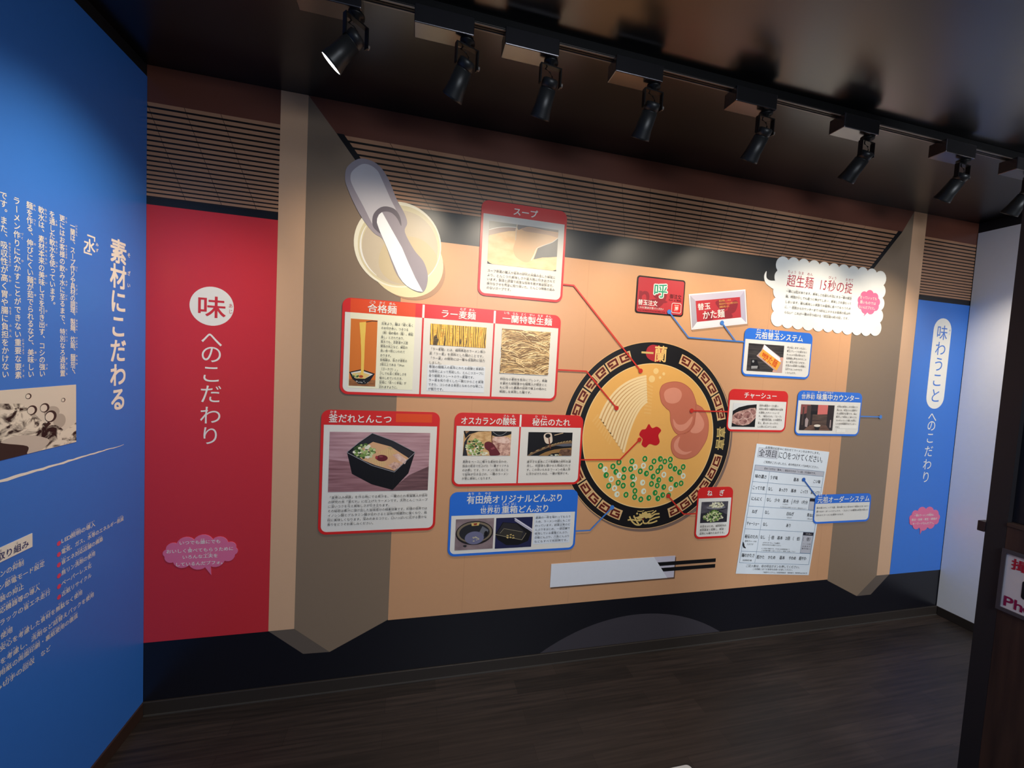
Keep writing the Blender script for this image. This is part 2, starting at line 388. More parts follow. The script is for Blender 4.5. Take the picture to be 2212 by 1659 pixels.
def bubble(label, cx, cz, rx, rz, n, tail, lines, size, m=PINK, d=0.0045, ph=0.0, bulge=0.3, d0=0.0018):
    t = thing('speech_bubble', label, 'speech bubble', cx, cz - rz)
    mb = MB(cx, cz - rz)
    cus = [(cx + rx * math.cos(ph + 2 * math.pi * i / n), cz + rz * math.sin(ph + 2 * math.pi * i / n)) for i in range(n)]
    mb.poly(scallop(cus, bulge), d, m, d0).build('bubble_sheet', t)
    if tail: MB(cx, cz - rz).poly(tail, d - 0.0004, m, d0).build('bubble_tail', t)
    mb = MB(cx, cz - rz)
    for (x0, x1, z, s) in lines: text(mb, s, x0, x1, z, size, d + 0.0005, WHITE, 0.016)
    mb.build('lettering', t); return t
bubble('pink speech bubble with four lines of white text, low on the red banner', 0.213, 0.708, 0.137, 0.058, 12, [(0.222, 0.65), (0.25, 0.65), (0.253, 0.603)],
       [(0.131, 0.288, 0.753, 'いつでも{誰|だれ}にでも'), (0.084, 0.338, 0.718, 'おいしく{食|た}べてもらうために'),
        (0.143, 0.279, 0.690, 'いろんな{工夫|くふう}を'), (0.118, 0.308, 0.659, 'しているんだブフォ。')], 0.0185, ph=0.2)
bubble('small pink speech bubble low on the blue banner', 4.502, 0.692, 0.138, 0.064, 11, [(4.468, 0.63), (4.50, 0.63), (4.475, 0.583)],
       [(4.400, 4.596, 0.717, '{一蘭|いちらん}のラーメンの{秘訣|ひけつ}は、'), (4.380, 4.618, 0.688, '製法・技術・衛生・環境が'), (4.393, 4.602, 0.660, 'キーワードなんだブヘ。')], 0.0175, ph=0.4)

# ------------------------------------------------------------------ panels
D0, D1, D2, D3 = 0.0040, 0.0052, 0.0055, 0.0064
def panel(label, colour, x0, x1, z0, z1, zh, fields, bx=0.011, bz=0.012, r=0.036, ri=0.026, base=D0, dz=0.0):
    """coloured frame with a solid header, pale fields below; fields = [(x0, x1)]"""
    ox, oz = (x0 + x1) / 2, z0
    t = thing('info_panel', label, 'panel', ox, oz); t['ox'] = ox; t['oz'] = oz
    MB(ox, oz).poly(rrect(x0, x1, zh, z1, r, False, False), D1 + dz, colour, base).build('header', t)
    inner = rrect(x0 + bx, x1 - bx, z0 + bz, zh, ri, tr=False, tl=False)
    outer = rrect(x0, x1, z0, zh, r, tr=False, tl=False)
    # bottom frame: outer path then the inner path back (U shape)
    o2 = outer[:-2]; i2 = inner[:-2]
    u = [(x0, zh)] + o2 + [(x1, zh), (x1 - bx, zh)] + i2[::-1] + [(x0 + bx, zh)]
    MB(ox, oz).poly(u, D1 + dz, colour, base).build('frame', t)
    L = len(fields)
    for i, (a, b) in enumerate(fields):
        MB(ox, oz).poly(rrect(a, b, z0 + bz, zh, ri, i == 0, i == L - 1, False, False), D1 + dz - 0.0004, CREAM).build('pale_field', t)
    for i in range(L - 1):
        a, b = fields[i][1], fields[i + 1][0]
        MB(ox, oz).rect(a, b, z0 + bz, zh, D1 + dz, colour, base).build('divider', t)
        MB(ox, oz).rect(a - 0.001, b + 0.001, zh, z1 - 0.004, D1 + dz + 0.0003, WHITE).build('header_divider', t, {'label': 'white divider bar in the header'})
    return t
def title(t, items, d=D3):
    for (s, x0, x1, z, size) in items:
        mb = MB(t['ox'], t['oz']); text(mb, s, x0, x1, z, size, d, WHITE, 0.022, ruby=0.34, rgap=0.68); mb.build('title_lettering', t)
def body(t, lines, x0, x1, z0, z1, size=None, d=D3, bold=0.012, m=None):
    mb = MB(t['ox'], t['oz']); block(mb, lines, x0, x1, z0, z1, d, m or DARKTXT, size, bold, ruby=0.34); return mb.build('body_text', t)
def leader(t, pts, colour, dot=True, w=0.0075, d=0.0066):
    mb = MB(t['ox'], t['oz']); mb.line(pts, w, d, colour); o = mb.build('leader_line', t)
    if dot: MB(t['ox'], t['oz']).disc(pts[-1][0], pts[-1][1], 0.0125, d + 0.0003, colour, n=24).build('pointer_dot', o)
    return o
LRED = ink('leader_red', (206, 52, 42)); LBLUE = ink('leader_blue', (70, 128, 206))

class Photo:
    """a printed photograph: flat shapes in 0..1 picture coordinates"""
    def __init__(s, t, x0, x1, z0, z1, bg, d=0.0058, name='photograph'):
        s.t = t; s.b = (x0, x1, z0, z1); s.name = name; s.mb = MB(t['ox'], t['oz']); s.d = d; s.k = 0
        s.mb.rect(x0, x1, z0, z1, d, bg, d - 0.0006)
    def P(s, u, v):
        u = min(max(u, 0), 1); v = min(max(v, 0), 1)
        return (s.b[0] + u * (s.b[1] - s.b[0]), s.b[2] + v * (s.b[3] - s.b[2]))
    def nd(s): s.k += 1; return s.d + 0.00006 * min(s.k, 24) + 0.0000045 * max(0, s.k - 24)
    def poly(s, pts, m, smooth=0):
        if smooth: pts = spline(pts, smooth)
        s.mb.poly([s.P(*p) for p in pts], s.nd(), m); return s
    def line(s, pts, w, m, smooth=0):
        if smooth: pts = spline(pts, smooth, False)
        s.mb.line([s.P(*p) for p in pts], w, s.nd(), m); return s
    def ell(s, u, v, ru, rv, m, rot=0.0, n=28):
        c, q = math.cos(rot), math.sin(rot)
        return s.poly([(u + ru * math.cos(a) * c - rv * math.sin(a) * q, v + ru * math.cos(a) * q + rv * math.sin(a) * c) for a in [2 * math.pi * i / n for i in range(n)]], m)
    def dots(s, u, v, ru, rv, n, r, ms, seed=1, asp=1.0):
        rd = random.Random(seed); d = s.nd()
        for i in range(n):
            a = rd.uniform(0, 6.283); q = math.sqrt(rd.random()); cu, cv = u + ru * q * math.cos(a), v + rv * q * math.sin(a)
            rr = r * rd.uniform(0.6, 1.3); k = 7; th = rd.uniform(0, 3)
            pts = [s.P(cu + rr * math.cos(th + 6.283 * j / k), cv + rr * asp * rd.uniform(0.7, 1.1) * math.sin(th + 6.283 * j / k)) for j in range(k)]
            s.mb.poly(pts, d + 0.000002 * i, ms[i % len(ms)])
        return s
    def text(s, line, u0, u1, v, h, m, rot=None, bold=0.02):
        (x0, z), (x1, _) = s.P(u0, v), s.P(u1, v); r = None
        if rot is not None: r = ((x0 + x1) / 2, z, rot)
        text(s.mb, line, x0, x1, z, h * (s.b[3] - s.b[2]), s.nd(), m, bold, rot=r); return s
    def done(s, label=None): return s.mb.build(s.name, s.t, {'label': label} if label else None)

# photograph colours
p = lambda n, c: ink('photo_' + n, c)
GREENON = [p('onion_pale', (206, 214, 160)), p('onion_mid', (120, 150, 74)), p('onion_dark', (52, 74, 40)), p('onion_light', (164, 186, 112)), p('onion_green', (84, 116, 54))]
WHITEON = [p('leek_a', (238, 234, 212)), p('leek_b', (214, 208, 172)), p('leek_c', (190, 182, 140)), p('leek_d', (226, 224, 190))]
MEAT = texmat('photo_pork', (150, 96, 84), (226, 184, 164), 'noise', (60, 60, 60), 4, 0.35, 0.62)
MEATL = texmat('photo_pork_pale', (206, 158, 140), (238, 206, 190), 'noise', (45, 45, 45), 3, 0.35, 0.65)
PASTE = p('chilli_paste', (104, 34, 42)); PASTEH = p('chilli_paste_light', (150, 74, 80)); PBLACK = p('black', (20, 18, 20)); PCHAR = p('charcoal', (44, 42, 46))
PWOODP = texmat('photo_pink_wood', (160, 116, 122), (200, 160, 164), 'noise', (6, 6, 90), 4, 0.3, 0.7)
PSOUP = p('broth', (222, 172, 128)); PNOOD = texmat('photo_noodle_lines', (196, 146, 92), (240, 206, 150), 'wave', (80, 80, 80), 2, 0.2, 0.7, dist=2)

# -- soup panel
t = panel('red-framed panel headed スープ with a photo of pale broth', RED, 1.359, 1.794, 1.918, 2.372, 2.308, [(1.370, 1.783)])
title(t, [('スープ', 1.513, 1.640, 2.337, 0.040)])
f = Photo(t, 1.400, 1.752, 2.073, 2.276, texmat('photo_broth_cream', (232, 190, 140), (246, 216, 172), 'noise', (14, 14, 30), 3, 0.3, 0.7))
f.poly([(0, 1), (0, .77), (.12, .86), (.25, .91), (.385, .935), (.385, 1)], p('pot_outside', (168, 164, 152)))
f.poly([(0, .80), (.12, .87), (.25, .915), (.38, .935), (.37, .84), (.28, .82), (.15, .75), (0, .66)], p('pot_inner_wall', (176, 152, 138)))
f.line([(0, .79), (.12, .865), (.25, .91), (.385, .93)], 0.003, WHITE, 5)
f.poly([(.39, 1), (.40, .90), (.42, .86), (.52, .955), (.62, .97), (.8, .95), (1, .94), (1, 1)], p('ladle_back', (150, 140, 132)))
f.poly([(.385, .86), (.42, .88), (.52, .965), (.62, .98), (.8, .95), (1, .93), (1, .80), (.9, .68), (.78, .57), (.69, .50), (.65, .34), (.60, .17), (.54, .13), (.46, .17), (.39, .25), (.355, .40), (.37, .55), (.385, .7)], p('poured_broth', (224, 184, 142)), 4)
f.poly([(.46, .93), (.6, .965), (.8, .94), (1, .92), (1, .82), (.85, .85), (.65, .86), (.5, .87)], p('broth_shade', (200, 164, 138)), 4)
f.poly([(1, .80), (.92, .68), (.80, .58), (.71, .50), (.655, .22), (.78, .29), (.9, .32), (1, .35)], p('gap_grey', (120, 118, 114)))
f.line([(1, .81), (.92, .69), (.80, .59), (.70, .50), (.66, .32), (.62, .19)], 0.0026, WHITE, 5)
f.line([(.395, 1), (.385, .88), (.38, .62)], 0.003, p('pale_edge', (220, 206, 190)), 4)
f.poly([(0, 0), (0, .06), (.03, .02), (.07, 0)], PCHAR); f.poly([(.95, 0), (1, .03), (1, 0)], PCHAR)
f.done()
body(t, ['スープ{専属|せんぞく}の{職人|しょくにん}が{長年|ながねん}の{研究|けんきゅう}の{末|すえ}{編|あ}み{出|だ}した{秘技|ひぎ}に', 'より、とんこつの{美味|おい}しさが{最大限|さいだいげん}に{引|ひ}き{出|だ}されて',
         'います。{製造|せいぞう}と{調理|ちょうり}で{高度|こうど}な{技術|ぎじゅつ}を{施|ほどこ}す{独自製法|どくじせいほう}で、', '{余分|よぶん}なクセを{完全|かんぜん}に{取|と}り{除|のぞ}いた、とんこつ{特有|とくゆう}の{臭|くさ}み', 'のないスープです。'], 1.402, 1.751, 2.040, 1.958)
leader(t, [(1.794, 2.011), (1.852, 2.011), (2.266, 1.594)], LRED)

# -- triple noodle panel
t = panel('wide red-framed three-part noodle panel headed 合格麺', RED, 0.752, 1.794, 1.415, 1.853, 1.788, [(0.764, 1.1045), (1.1125, 1.446), (1.454, 1.784)])
MB(t['ox'], t['oz']).rect(0.786, 1.072, 1.788, 1.8505, D1 + 0.0002, ORANGE).build('header_patch', t, {'label': 'orange patch pasted over the header'})
MB(t['ox'], t['oz']).rect(0.786, 1.072, 1.445, 1.788, D1 + 0.0001, ink('patch_cream', (238, 236, 206))).build('paper_patch', t, {'label': 'cream paper patch pasted over the field'})
title(t, [('{合|ごう}{格|かく}{麺|めん}', 0.859, 0.989, 1.814, 0.040), ('ラー{麦|むぎ}{麺|めん}', 1.188, 1.358, 1.816, 0.040), ('{一|いち}{蘭|らん}{特|とく}{製|せい}{生|なま}{麺|めん}', 1.488, 1.748, 1.816, 0.040)])
f = Photo(t, 0.790, 0.905, 1.455, 1.760, ink('photo_orange_wall', (216, 118, 40)))
f.poly([(0, 0), (1, 0), (1, .10), (0, .10)], texmat('photo_table', (120, 74, 40), (168, 108, 60), 'noise', (20, 20, 90)))
f.line([(.57, .965), (.8, .985), (1, .985)], 0.0035, PBLACK)
f.poly([(.0, .205), (.47, .255), (.97, .195), (.80, .085), (.62, .03), (.37, .03), (.12, .105)], PBLACK)
f.poly([(.06, .195), (.46, .235), (.90, .185), (.62, .118), (.22, .118)], p('bowl_inside', (226, 222, 212)))
f.poly([(.10, .185), (.46, .210), (.80, .175), (.60, .112), (.25, .112)], p('bowl_broth', (228, 196, 120)))
f.dots(.25, .15, .12, .022, 18, .03, GREENON, 3, .4); f.ell(.45, .145, .08, .02, p('red_sauce', (180, 70, 30)))
f.poly([(.32, .95), (.57, .965), (.55, .7), (.55, .45), (.54, .165), (.44, .165), (.43, .45), (.39, .7)], texmat('photo_lifted_noodles', (226, 170, 50), (250, 220, 110), 'wave', (160, 1, 1), 1, 0.2, 0.7, dist=0.6))
f.dots(.45, .06, .28, .02, 14, .02, [p('bowl_flower', (170, 166, 160))], 9, .4)
f.done()
body(t, ['{古来|こらい}より、{麺|めん}は「{細|ほそ}く{長|なが}く', 'のお{付|つ}き{合|あ}い、つるつる', '（{鶴|つる}）{噛|か}め{噛|か}め（{亀|かめ}）、{縁起|えんぎ}', '{良|よ}し」とされており、', '{風水|ふうすい}でも、{恋愛運|れんあいうん}や{人間|にんげん}', '{関係|かんけい}の{向上|こうじょう}など、{縁起|えんぎ}の', '{良|よ}い{食|た}べ{物|もの}といわれて', 'おります。',
         '{合格麺|ごうかくめん}は、{長|なが}さが{通常|つうじょう}の', '2{倍以上|ばいいじょう}である「59cm', '（ゴーカク）」。', '{少|すこ}しでも{長|なが}く{美味|おい}しさを', '{噛|か}みしめていただき、', '{皆様|みなさま}に『{長|なが}〜く{幸福|こうふく}』が', '{訪|おとず}れますように。'], 0.922, 1.066, 1.748, 1.455, 0.0138)
f = Photo(t, 1.144, 1.413, 1.664, 1.764, texmat('photo_wheat', (120, 84, 24), (248, 196, 74), 'wave', (32, 10, 8), 4, 0.12, 0.6, dist=9))
for i, (u, w) in enumerate(((.045, .05), (.17, .03), (.215, .025), (.33, .03), (.45, .025), (.60, .03), (.70, .025), (.86, .04))):
    f.poly([(u, 0), (u + w, 0), (u + w + .03, 1), (u + .03, 1)], texmat('photo_wheat_stalk', (214, 152, 46), (250, 208, 96), 'noise', (30, 30, 160), 3))
for (u0, v0, u1, v1) in ((.055, 0, .15, .5), (.24, 0, .28, .55), (.52, .1, .56, .4), (.63, 0, .66, .5), (.96, .2, .99, .7)):
    f.poly([(u0, v0), (u1 - .02, v0), (u1, (v0 + v1) / 2), ((u0 + u1) / 2, v1), (u0 + .01, v1 - .1)], texmat('photo_wheat_gap', (64, 52, 24), (128, 96, 48), 'noise', (60, 60, 160)))
f.done()
body(t, ['「ラー{麦麺|むぎめん}」とは、{福岡県産|ふくおかけんさん}のラーメン{用小|ようこ}', '{麦|むぎ}「ラー{麦|むぎ}」を{原料|げんりょう}とした{麺|めん}のことです。', '「ラー{麦|むぎ}」の{開発|かいはつ}には{一蘭|いちらん}も{全面的|ぜんめんてき}に{協力|きょうりょく}', 'しました。'], 1.144, 1.413, 1.645, 1.580, 0.0138)
MB(t['ox'], t['oz']).rect(1.138, 1.416, 1.444, 1.572, D1 + 0.0003, ink('patch_white', (226, 230, 234))).build('paper_patch', t, {'label': 'white paper patch pasted over the field'})
body(t, ['{専属|せんぞく}の{麺職人|めんしょくにん}の{長年|ながねん}にわたる{経験|けいけん}と{革新的|かくしんてき}', 'な{技術|ぎじゅつ}によって{完成|かんせい}した、とんこつスープに', '{合|あ}う{極細|ごくぼそ}ストレートのラー{麦麺|むぎめん}です。', 'ラー{麦|むぎ}を{知|し}り{尽|つ}くした{一蘭|いちらん}だからこそ{実現|じつげん}', 'できた、コシのある{食感|しょっかん}となめらかな{喉|のど}ごし', 'が{魅力|みりょく}です。'], 1.145, 1.411, 1.560, 1.454, 0.0138)
f = Photo(t, 1.492, 1.741, 1.548, 1.764, texmat('photo_raw_noodles', (140, 104, 60), (226, 190, 130), 'noise', (40, 40, 60), 3))
rn = random.Random(8)
NC = [p('noodle_a', (250, 222, 166)), p('noodle_b', (232, 196, 136)), p('noodle_c', (204, 164, 104)), p('noodle_d', (244, 212, 152)), p('noodle_e', (150, 114, 68))]
for i in range(230):
    u, v = rn.uniform(-.1, 1.1), 1.05 - 1.15 * (i / 230.0); hill = math.sin(u * 7 + v * 9) * 0.9; a = hill * 0.55 + rn.uniform(-.2, .2); L = rn.uniform(.10, .24)
    f.line([(u - L * math.cos(a), v - L * math.sin(a) - .035), (u - L * .4 * math.cos(a), v - L * .4 * math.sin(a) + .01), (u + L * .4 * math.cos(a), v + L * .4 * math.sin(a) + .01), (u + L * math.cos(a), v + L * math.sin(a) - .03)], 0.0032, NC[(i * 7) % 5 if rn.random() < .8 else 4], 3)
f.done()
body(t, ['{特別|とくべつ}な{小麦粉|こむぎこ}を{独自|どくじ}にブレンド。{奥義|おうぎ}', 'を{窮|きわ}めた{経験豊|けいけんゆた}かな{麺職人|めんしょくにん}が{歴史|れきし}とと', 'もに{培|つちか}った{最高|さいこう}の{技術|ぎじゅつ}で{極上|ごくじょう}の{絡|から}みと', '{喉越|のどご}しを{実現|じつげん}した{麺|めん}です。'], 1.493, 1.740, 1.517, 1.454, 0.0138)
leader(t, [(1.794, 1.5765), (1.951, 1.5765), (2.138, 1.388)], LRED)

# -- kettle sauce panel
t = panel('red-framed panel headed 釜だれとんこつ with a black box bowl photo', RED, 0.678, 1.2075, 0.762, 1.342, 1.273, [(0.690, 1.1975)], bx=0.0115)
MB(t['ox'], t['oz']).rect(1.003, 1.170, 1.291, 1.3315, D1 + 0.0002, ORANGE).build('header_patch', t, {'label': 'orange patch pasted over the header'})
title(t, [('{釜|かま}だれとんこつ', 0.709, 0.986, 1.304, 0.042)])
f = Photo(t, 0.716, 1.1645, 0.9615, 1.241, PWOODP)
f.poly([(.0, .55), (.2, .5), (.5, .1), (.8, .05), (1, .3), (1, 0), (0, 0)], texmat('photo_table_dark', (128, 84, 88), (172, 126, 130), 'noise', (6, 6, 90), 4, 0.3, 0.7))
f.poly([(.80, .27), (1, .42), (1, 0), (.60, 0), (.62, .02)], texmat('photo_table_edge', (84, 56, 60), (136, 98, 100), 'noise', (6, 6, 90), 4, 0.3, 0.7))
f.poly([(.17, .66), (.28, .82), (.41, .985), (.62, .86), (.85, .66), (.79, .30), (.635, .015), (.42, .12), (.225, .30)], PBLACK)
f.poly([(.20, .66), (.29, .82), (.415, .965), (.62, .85), (.83, .655), (.74, .49), (.645, .335), (.42, .45)], PCHAR)
f.poly([(.24, .64), (.33, .75), (.42, .84), (.60, .76), (.79, .56), (.71, .44), (.645, .345), (.45, .445), (.33, .53)], PSOUP)
f.poly([(.37, .52), (.45, .60), (.52, .58), (.56, .46), (.52, .41)], PNOOD); f.poly([(.46, .66), (.58, .74), (.66, .66), (.58, .58)], PNOOD)
f.dots(.34, .68, .10, .115, 90, .017, GREENON + WHITEON[:1], 5, 1.5)
f.poly([(.62, .62), (.68, .64), (.77, .53), (.75, .46), (.70, .50)], MEATL); f.poly([(.58, .44), (.64, .5), (.72, .47), (.70, .41), (.645, .355)], MEAT)
f.ell(.515, .565, .058, .055, PASTE, -.2); f.ell(.505, .59, .02, .012, PASTEH); f.ell(.46, .575, .012, .03, p('paste_red', (170, 60, 66)))
f.poly([(.56, .745), (.60, .76), (.625, .73), (.60, .70)], p('mushroom', (196, 166, 120)))
f.line([(.17, .665), (.28, .825), (.41, .985), (.62, .862), (.85, .665)], 0.0022, p('rim_light', (150, 148, 152)))
f.line([(.17, .66), (.42, .44), (.645, .325), (.85, .66)], 0.0030, p('rim_light', (150, 148, 152)))
f.line([(.645, .32), (.637, .02)], 0.0012, PCHAR)
f.done()
body(t, ['「{釜煮込|かまにこ}み{焼豚|やきぶた}」を{作|つく}る{時|とき}にでる{煮汁|にじる}を、{一蘭|いちらん}のたれ{専属職人|せんぞくしょくにん}が{長年|ながねん}', 'の{研究|けんきゅう}の{末|すえ}「{釜|かま}だれ」に{仕上|しあ}げたラーメンです。{天然|てんねん}とんこつスープ', 'に{深|ふか}いコクを{与|あた}え{美味|おい}しさが{引|ひ}き{立|た}ちます。', 'その{秘密|ひみつ}は{煮汁|にじる}に{溶|と}け{出|だ}した{旨味成分|うまみせいぶん}の{相乗効果|そうじょうこうか}です。{料理|りょうり}の{世界|せかい}では', 'イノシン{酸|さん}とグルタミン{酸|さん}が{合|あ}わさると{旨味|うまみ}が{飛躍的|ひやくてき}に{強|つよ}くなり、{格|かく}', '{段|だん}に{美味|おい}しくなります。{深|ふか}みのあるコクと、{口|くち}いっぱいに{広|ひろ}がる{豊|ゆた}かな', '{香|かお}りをどうぞお{楽|たの}しみください。'], 0.717, 1.166, 0.936, 0.809, 0.0142)

# -- vinegar and secret sauce panel
t = panel('red-framed two-part panel headed オスカランの酸味 beside the bowl', RED, 1.2785, 1.952, 0.976, 1.3435, 1.278, [(1.290, 1.6065), (1.6145, 1.942)], bx=0.010)
title(t, [('オスカランの{酸|さん}{味|み}', 1.308, 1.588, 1.3045, 0.041), ('{秘|ひ}{伝|でん}のたれ', 1.672, 1.880, 1.3045, 0.041)])
f = Photo(t, 1.326, 1.566, 1.130, 1.254, texmat('photo_oil_broth', (196, 150, 96), (226, 186, 132), 'noise', (40, 40, 60)))
f.poly([(0, 0), (0, .95), (.04, .7), (.12, .86), (.3, .97), (.62, 1), (0, 1), (0, 0)], PBLACK)
f.poly([(0, 0), (.02, .55), (.08, .75), (.16, .88), (.08, .62), (.06, .3), (.1, 0)], PCHAR)
f.poly([(.02, 1), (.12, 1), (.05, .88)], p('wood_corner', (150, 112, 76)))
f.poly([(.62, .76), (.78, .82), (.95, .74), (1, .6), (1, .1), (.9, .0), (.6, .0), (.56, .3), (.6, .55)], MEAT, 3)
f.poly([(.62, .72), (.75, .8), (.92, .72), (.98, .55), (.85, .5), (.7, .55)], MEATL, 3)
f.poly([(.44, .5), (.52, .58), (.62, .5), (.68, .35), (.74, .2), (.78, .04), (.58, 0), (.54, .18), (.46, .3)], PASTE, 3)
f.poly([(.57, .3), (.64, .36), (.67, .3), (.6, .24)], PASTEH)
f.dots(.24, .33, .19, .33, 110, .024, GREENON + WHITEON[:1], 6, 1.7)
f.dots(.3, .08, .2, .08, 24, .03, WHITEON, 16, 1.5)
f.poly([(.57, 1), (.58, .84), (.68, .78), (.8, .79), (.92, .84), (1, .90), (1, 1)], PBLACK, 0)
f.line([(.60, .98), (.70, .85), (.80, .85), (.90, .98)], 0.0016, p('glint', (170, 170, 172)), 4)
f.line([(.585, .85), (.588, .65), (.60, .5), (.60, .36)], [.005, .003, .0022, .0022], p('pour', (90, 44, 36)))
f.done()
body(t, ['{黒酢|くろず}をベースに{様々|さまざま}な{素材|そざい}を{合|あ}わせ、', '{独自|どくじ}の{配合|はいごう}で{仕上|しあ}げた『{一蘭|いちらん}オリジナル', 'のお{酢|す}』です。ラーメンに{加|くわ}えること', 'で{旨味|うまみ}が{引|ひ}き{出|だ}され、{一蘭|いちらん}のラーメン', 'が{更|さら}に{美味|おい}しくなります。'], 1.327, 1.563, 1.100, 1.016, 0.0142)
f = Photo(t, 1.656, 1.896, 1.1295, 1.252, PBLACK)
f.poly([(.0, .02), (.2, .24), (.45, .44), (.7, .56), (1, .64), (1, .55), (.7, .47), (.45, .34), (.2, .14), (.06, 0), (0, 0)], p('rim_brown', (128, 100, 70)))
for i in range(14):
    u = .06 + i * .066; v = .07 + .58 * math.sin(min(1, u) * 1.45) - .02
    f.poly([(u, v - .01), (u + .05, v + .025), (u + .05, v + .06), (u, v + .025)], [p('rim_gold', (178, 150, 104)), p('rim_dark', (70, 46, 34))][i % 2 if i < 6 else 0])
f.poly([(.24, 0), (.4, .16), (.6, .27), (.8, .32), (1, .35), (1, 0)], p('bowl_broth_dark', (150, 112, 66)))
f.poly([(.45, 0), (.55, .1), (.72, .14), (.7, 0)], PBLACK); f.poly([(.7, .12), (.75, .27), (.9, .3), (1, .25), (1, .0), (.8, 0)], texmat('photo_dark_pork', (80, 52, 40), (130, 96, 74), 'noise', (60, 60, 60)))
f.poly([(.6, .44), (.8, .52), (1, .53), (1, .42), (.8, .4)], p('bowl_gleam', (92, 94, 104)))
f.poly([(.34, .86), (.40, .97), (.50, .97), (.53, .85), (.545, .62), (.50, .52), (.42, .52), (.37, .62)], p('spout_white', (226, 206, 184)), 3)
f.ell(.435, .85, .06, .09, PBLACK); f.poly([(.445, .8), (.475, .74), (.50, .5), (.52, .32), (.505, .3), (.47, .5)], p('pour_brown', (110, 60, 40)))
f.line([(.58, .88), (.78, .98)], 0.004, p('stick', (208, 178, 140))); f.dots(.62, .03, .1, .03, 12, .018, WHITEON, 3)
f.done()
body(t, ['{唐辛子|とうがらし}を{基本|きほん}に{三十数種類|さんじゅうすうしゅるい}の{材料|ざいりょう}を{調|ちょう}', '{合|ごう}し、{何昼夜|なんちゅうや}も{寝|ね}かせた{熟成|じゅくせい}だれで', 'す。この{赤|あか}いたれをラーメンの{真|ま}ん{中|なか}', 'に{浮|う}かばせたのは、{一蘭|いちらん}が{発祥|はっしょう}です。'], 1.656, 1.896, 1.099, 1.036, 0.0142)
leader(t, [(1.952, 1.108), (2.180, 1.108), (2.289, 1.218)], LRED)

# -- porcelain bowl panel
t = panel('blue-framed panel headed 有田焼オリジナルどんぶり with two bowl photos', BLUE, 1.274, 1.949, 0.622, 0.948, 0.829, [(1.285, 1.938)], bx=0.011)
title(t, [('{有|あり}{田|た}{焼|やき}オリジナルどんぶり', 1.356, 1.866, 0.9075, 0.045), ('{世|せ}{界|かい}{初|はつ}', 1.426, 1.530, 0.8505, 0.034), ('{重|じゅう}{箱|ばこ}どんぶり', 1.536, 1.794, 0.8525, 0.042)])
f = Photo(t, 1.308, 1.501, 0.6525, 0.8105, texmat('photo_mauve_table', (120, 100, 104), (150, 130, 130), 'noise', (12, 12, 20)))
f.ell(.5, .54, .49, .39, p('bowl_rim_dark', (36, 32, 32))); f.ell(.5, .56, .46, .34, p('bowl_rim_tan', (126, 112, 92)))
f.ell(.5, .55, .40, .29, p('bowl_wall', (40, 40, 44))); f.poly([(.7, .75), (.86, .62), (.84, .5), (.68, .42), (.62, .55)], p('bowl_gleam2', (104, 106, 114)))
f.ell(.5, .38, .25, .21, p('bowl_base', (112, 112, 140)))
f.dots(.5, .36, .13, .09, 12, .022, [p('gold_specks', (190, 180, 150))], 4, .8)
f.poly([(.40, .86), (.62, .88), (.60, .78), (.42, .77)], GOLD); f.poly([(.46, .85), (.56, .86), (.54, .79), (.47, .79)], p('crest_red', (150, 60, 44)))
f.ell(.8, .50, .05, .09, PBLACK); f.dots(.25, .12, .05, .03, 5, .03, [PCHAR], 7)
f.done()
f = Photo(t, 1.512, 1.705, 0.6505, 0.8095, p('navy_cloth', (34, 36, 74)))
f.poly([(.0, .48), (.18, .86), (.58, .80), (.98, .5), (.9, .2), (.62, .08), (.3, .1), (.06, .3)], PBLACK)
f.poly([(.02, .48), (.2, .84), (.56, .79), (.84, .46), (.76, .26), (.3, .38)], PCHAR)
f.poly([(.12, .48), (.22, .64), (.74, .5), (.68, .28), (.3, .38)], p('box_floor', (56, 52, 46)))
f.line([(.0, .47), (.34, .36), (.73, .25), (.84, .47)], 0.002, p('gold_rim', (170, 158, 128)))
f.line([(.12, .5), (.22, .65), (.74, .51)], 0.0016, p('gold_rim', (170, 158, 128)))
for i, (u, v) in enumerate(((.33, .42), (.41, .43), (.48, .4), (.33, .35), (.41, .36), (.49, .335))): f.dots(u, v, .02, .02, 4, .018, [GOLD], i)
f.poly([(.48, .96), (.52, .98), (1, .60), (1, .54)], p('white_stick', (218, 214, 226))); f.poly([(.49, .90), (.52, .92), (1, .53), (1, .49)], p('white_stick2', (190, 186, 200)))
f.done()
MB(t['ox'], t['oz']).rect(1.714, 1.9165, 0.663, 0.8265, D1 + 0.0002, ink('patch_pale_blue', (222, 228, 236))).build('paper_patch', t, {'label': 'pale paper patch pasted over the field'})
body(t, ['{最高|さいこう}の{一杯|いっぱい}を{味|あじ}わってもらう', 'ため、ラーメンの{器|うつわ}にもこだ', 'わっています。{創業以来|そうぎょういらい}のど', 'んぶりをはじめ、{一部店舗|いちぶてんぽ}で', '{使用|しよう}している{重箱|じゅうばこ}どんぶり、', '{合格|ごうかく}どんぶり、{八角|はっかく}どんぶり', 'などもすべて{有田焼|ありたやき}です。'], 1.720, 1.915, 0.804, 0.677, 0.0138)
leader(t, [(1.949, 0.723), (2.031, 0.723), (2.152, 0.845)], LBLUE)

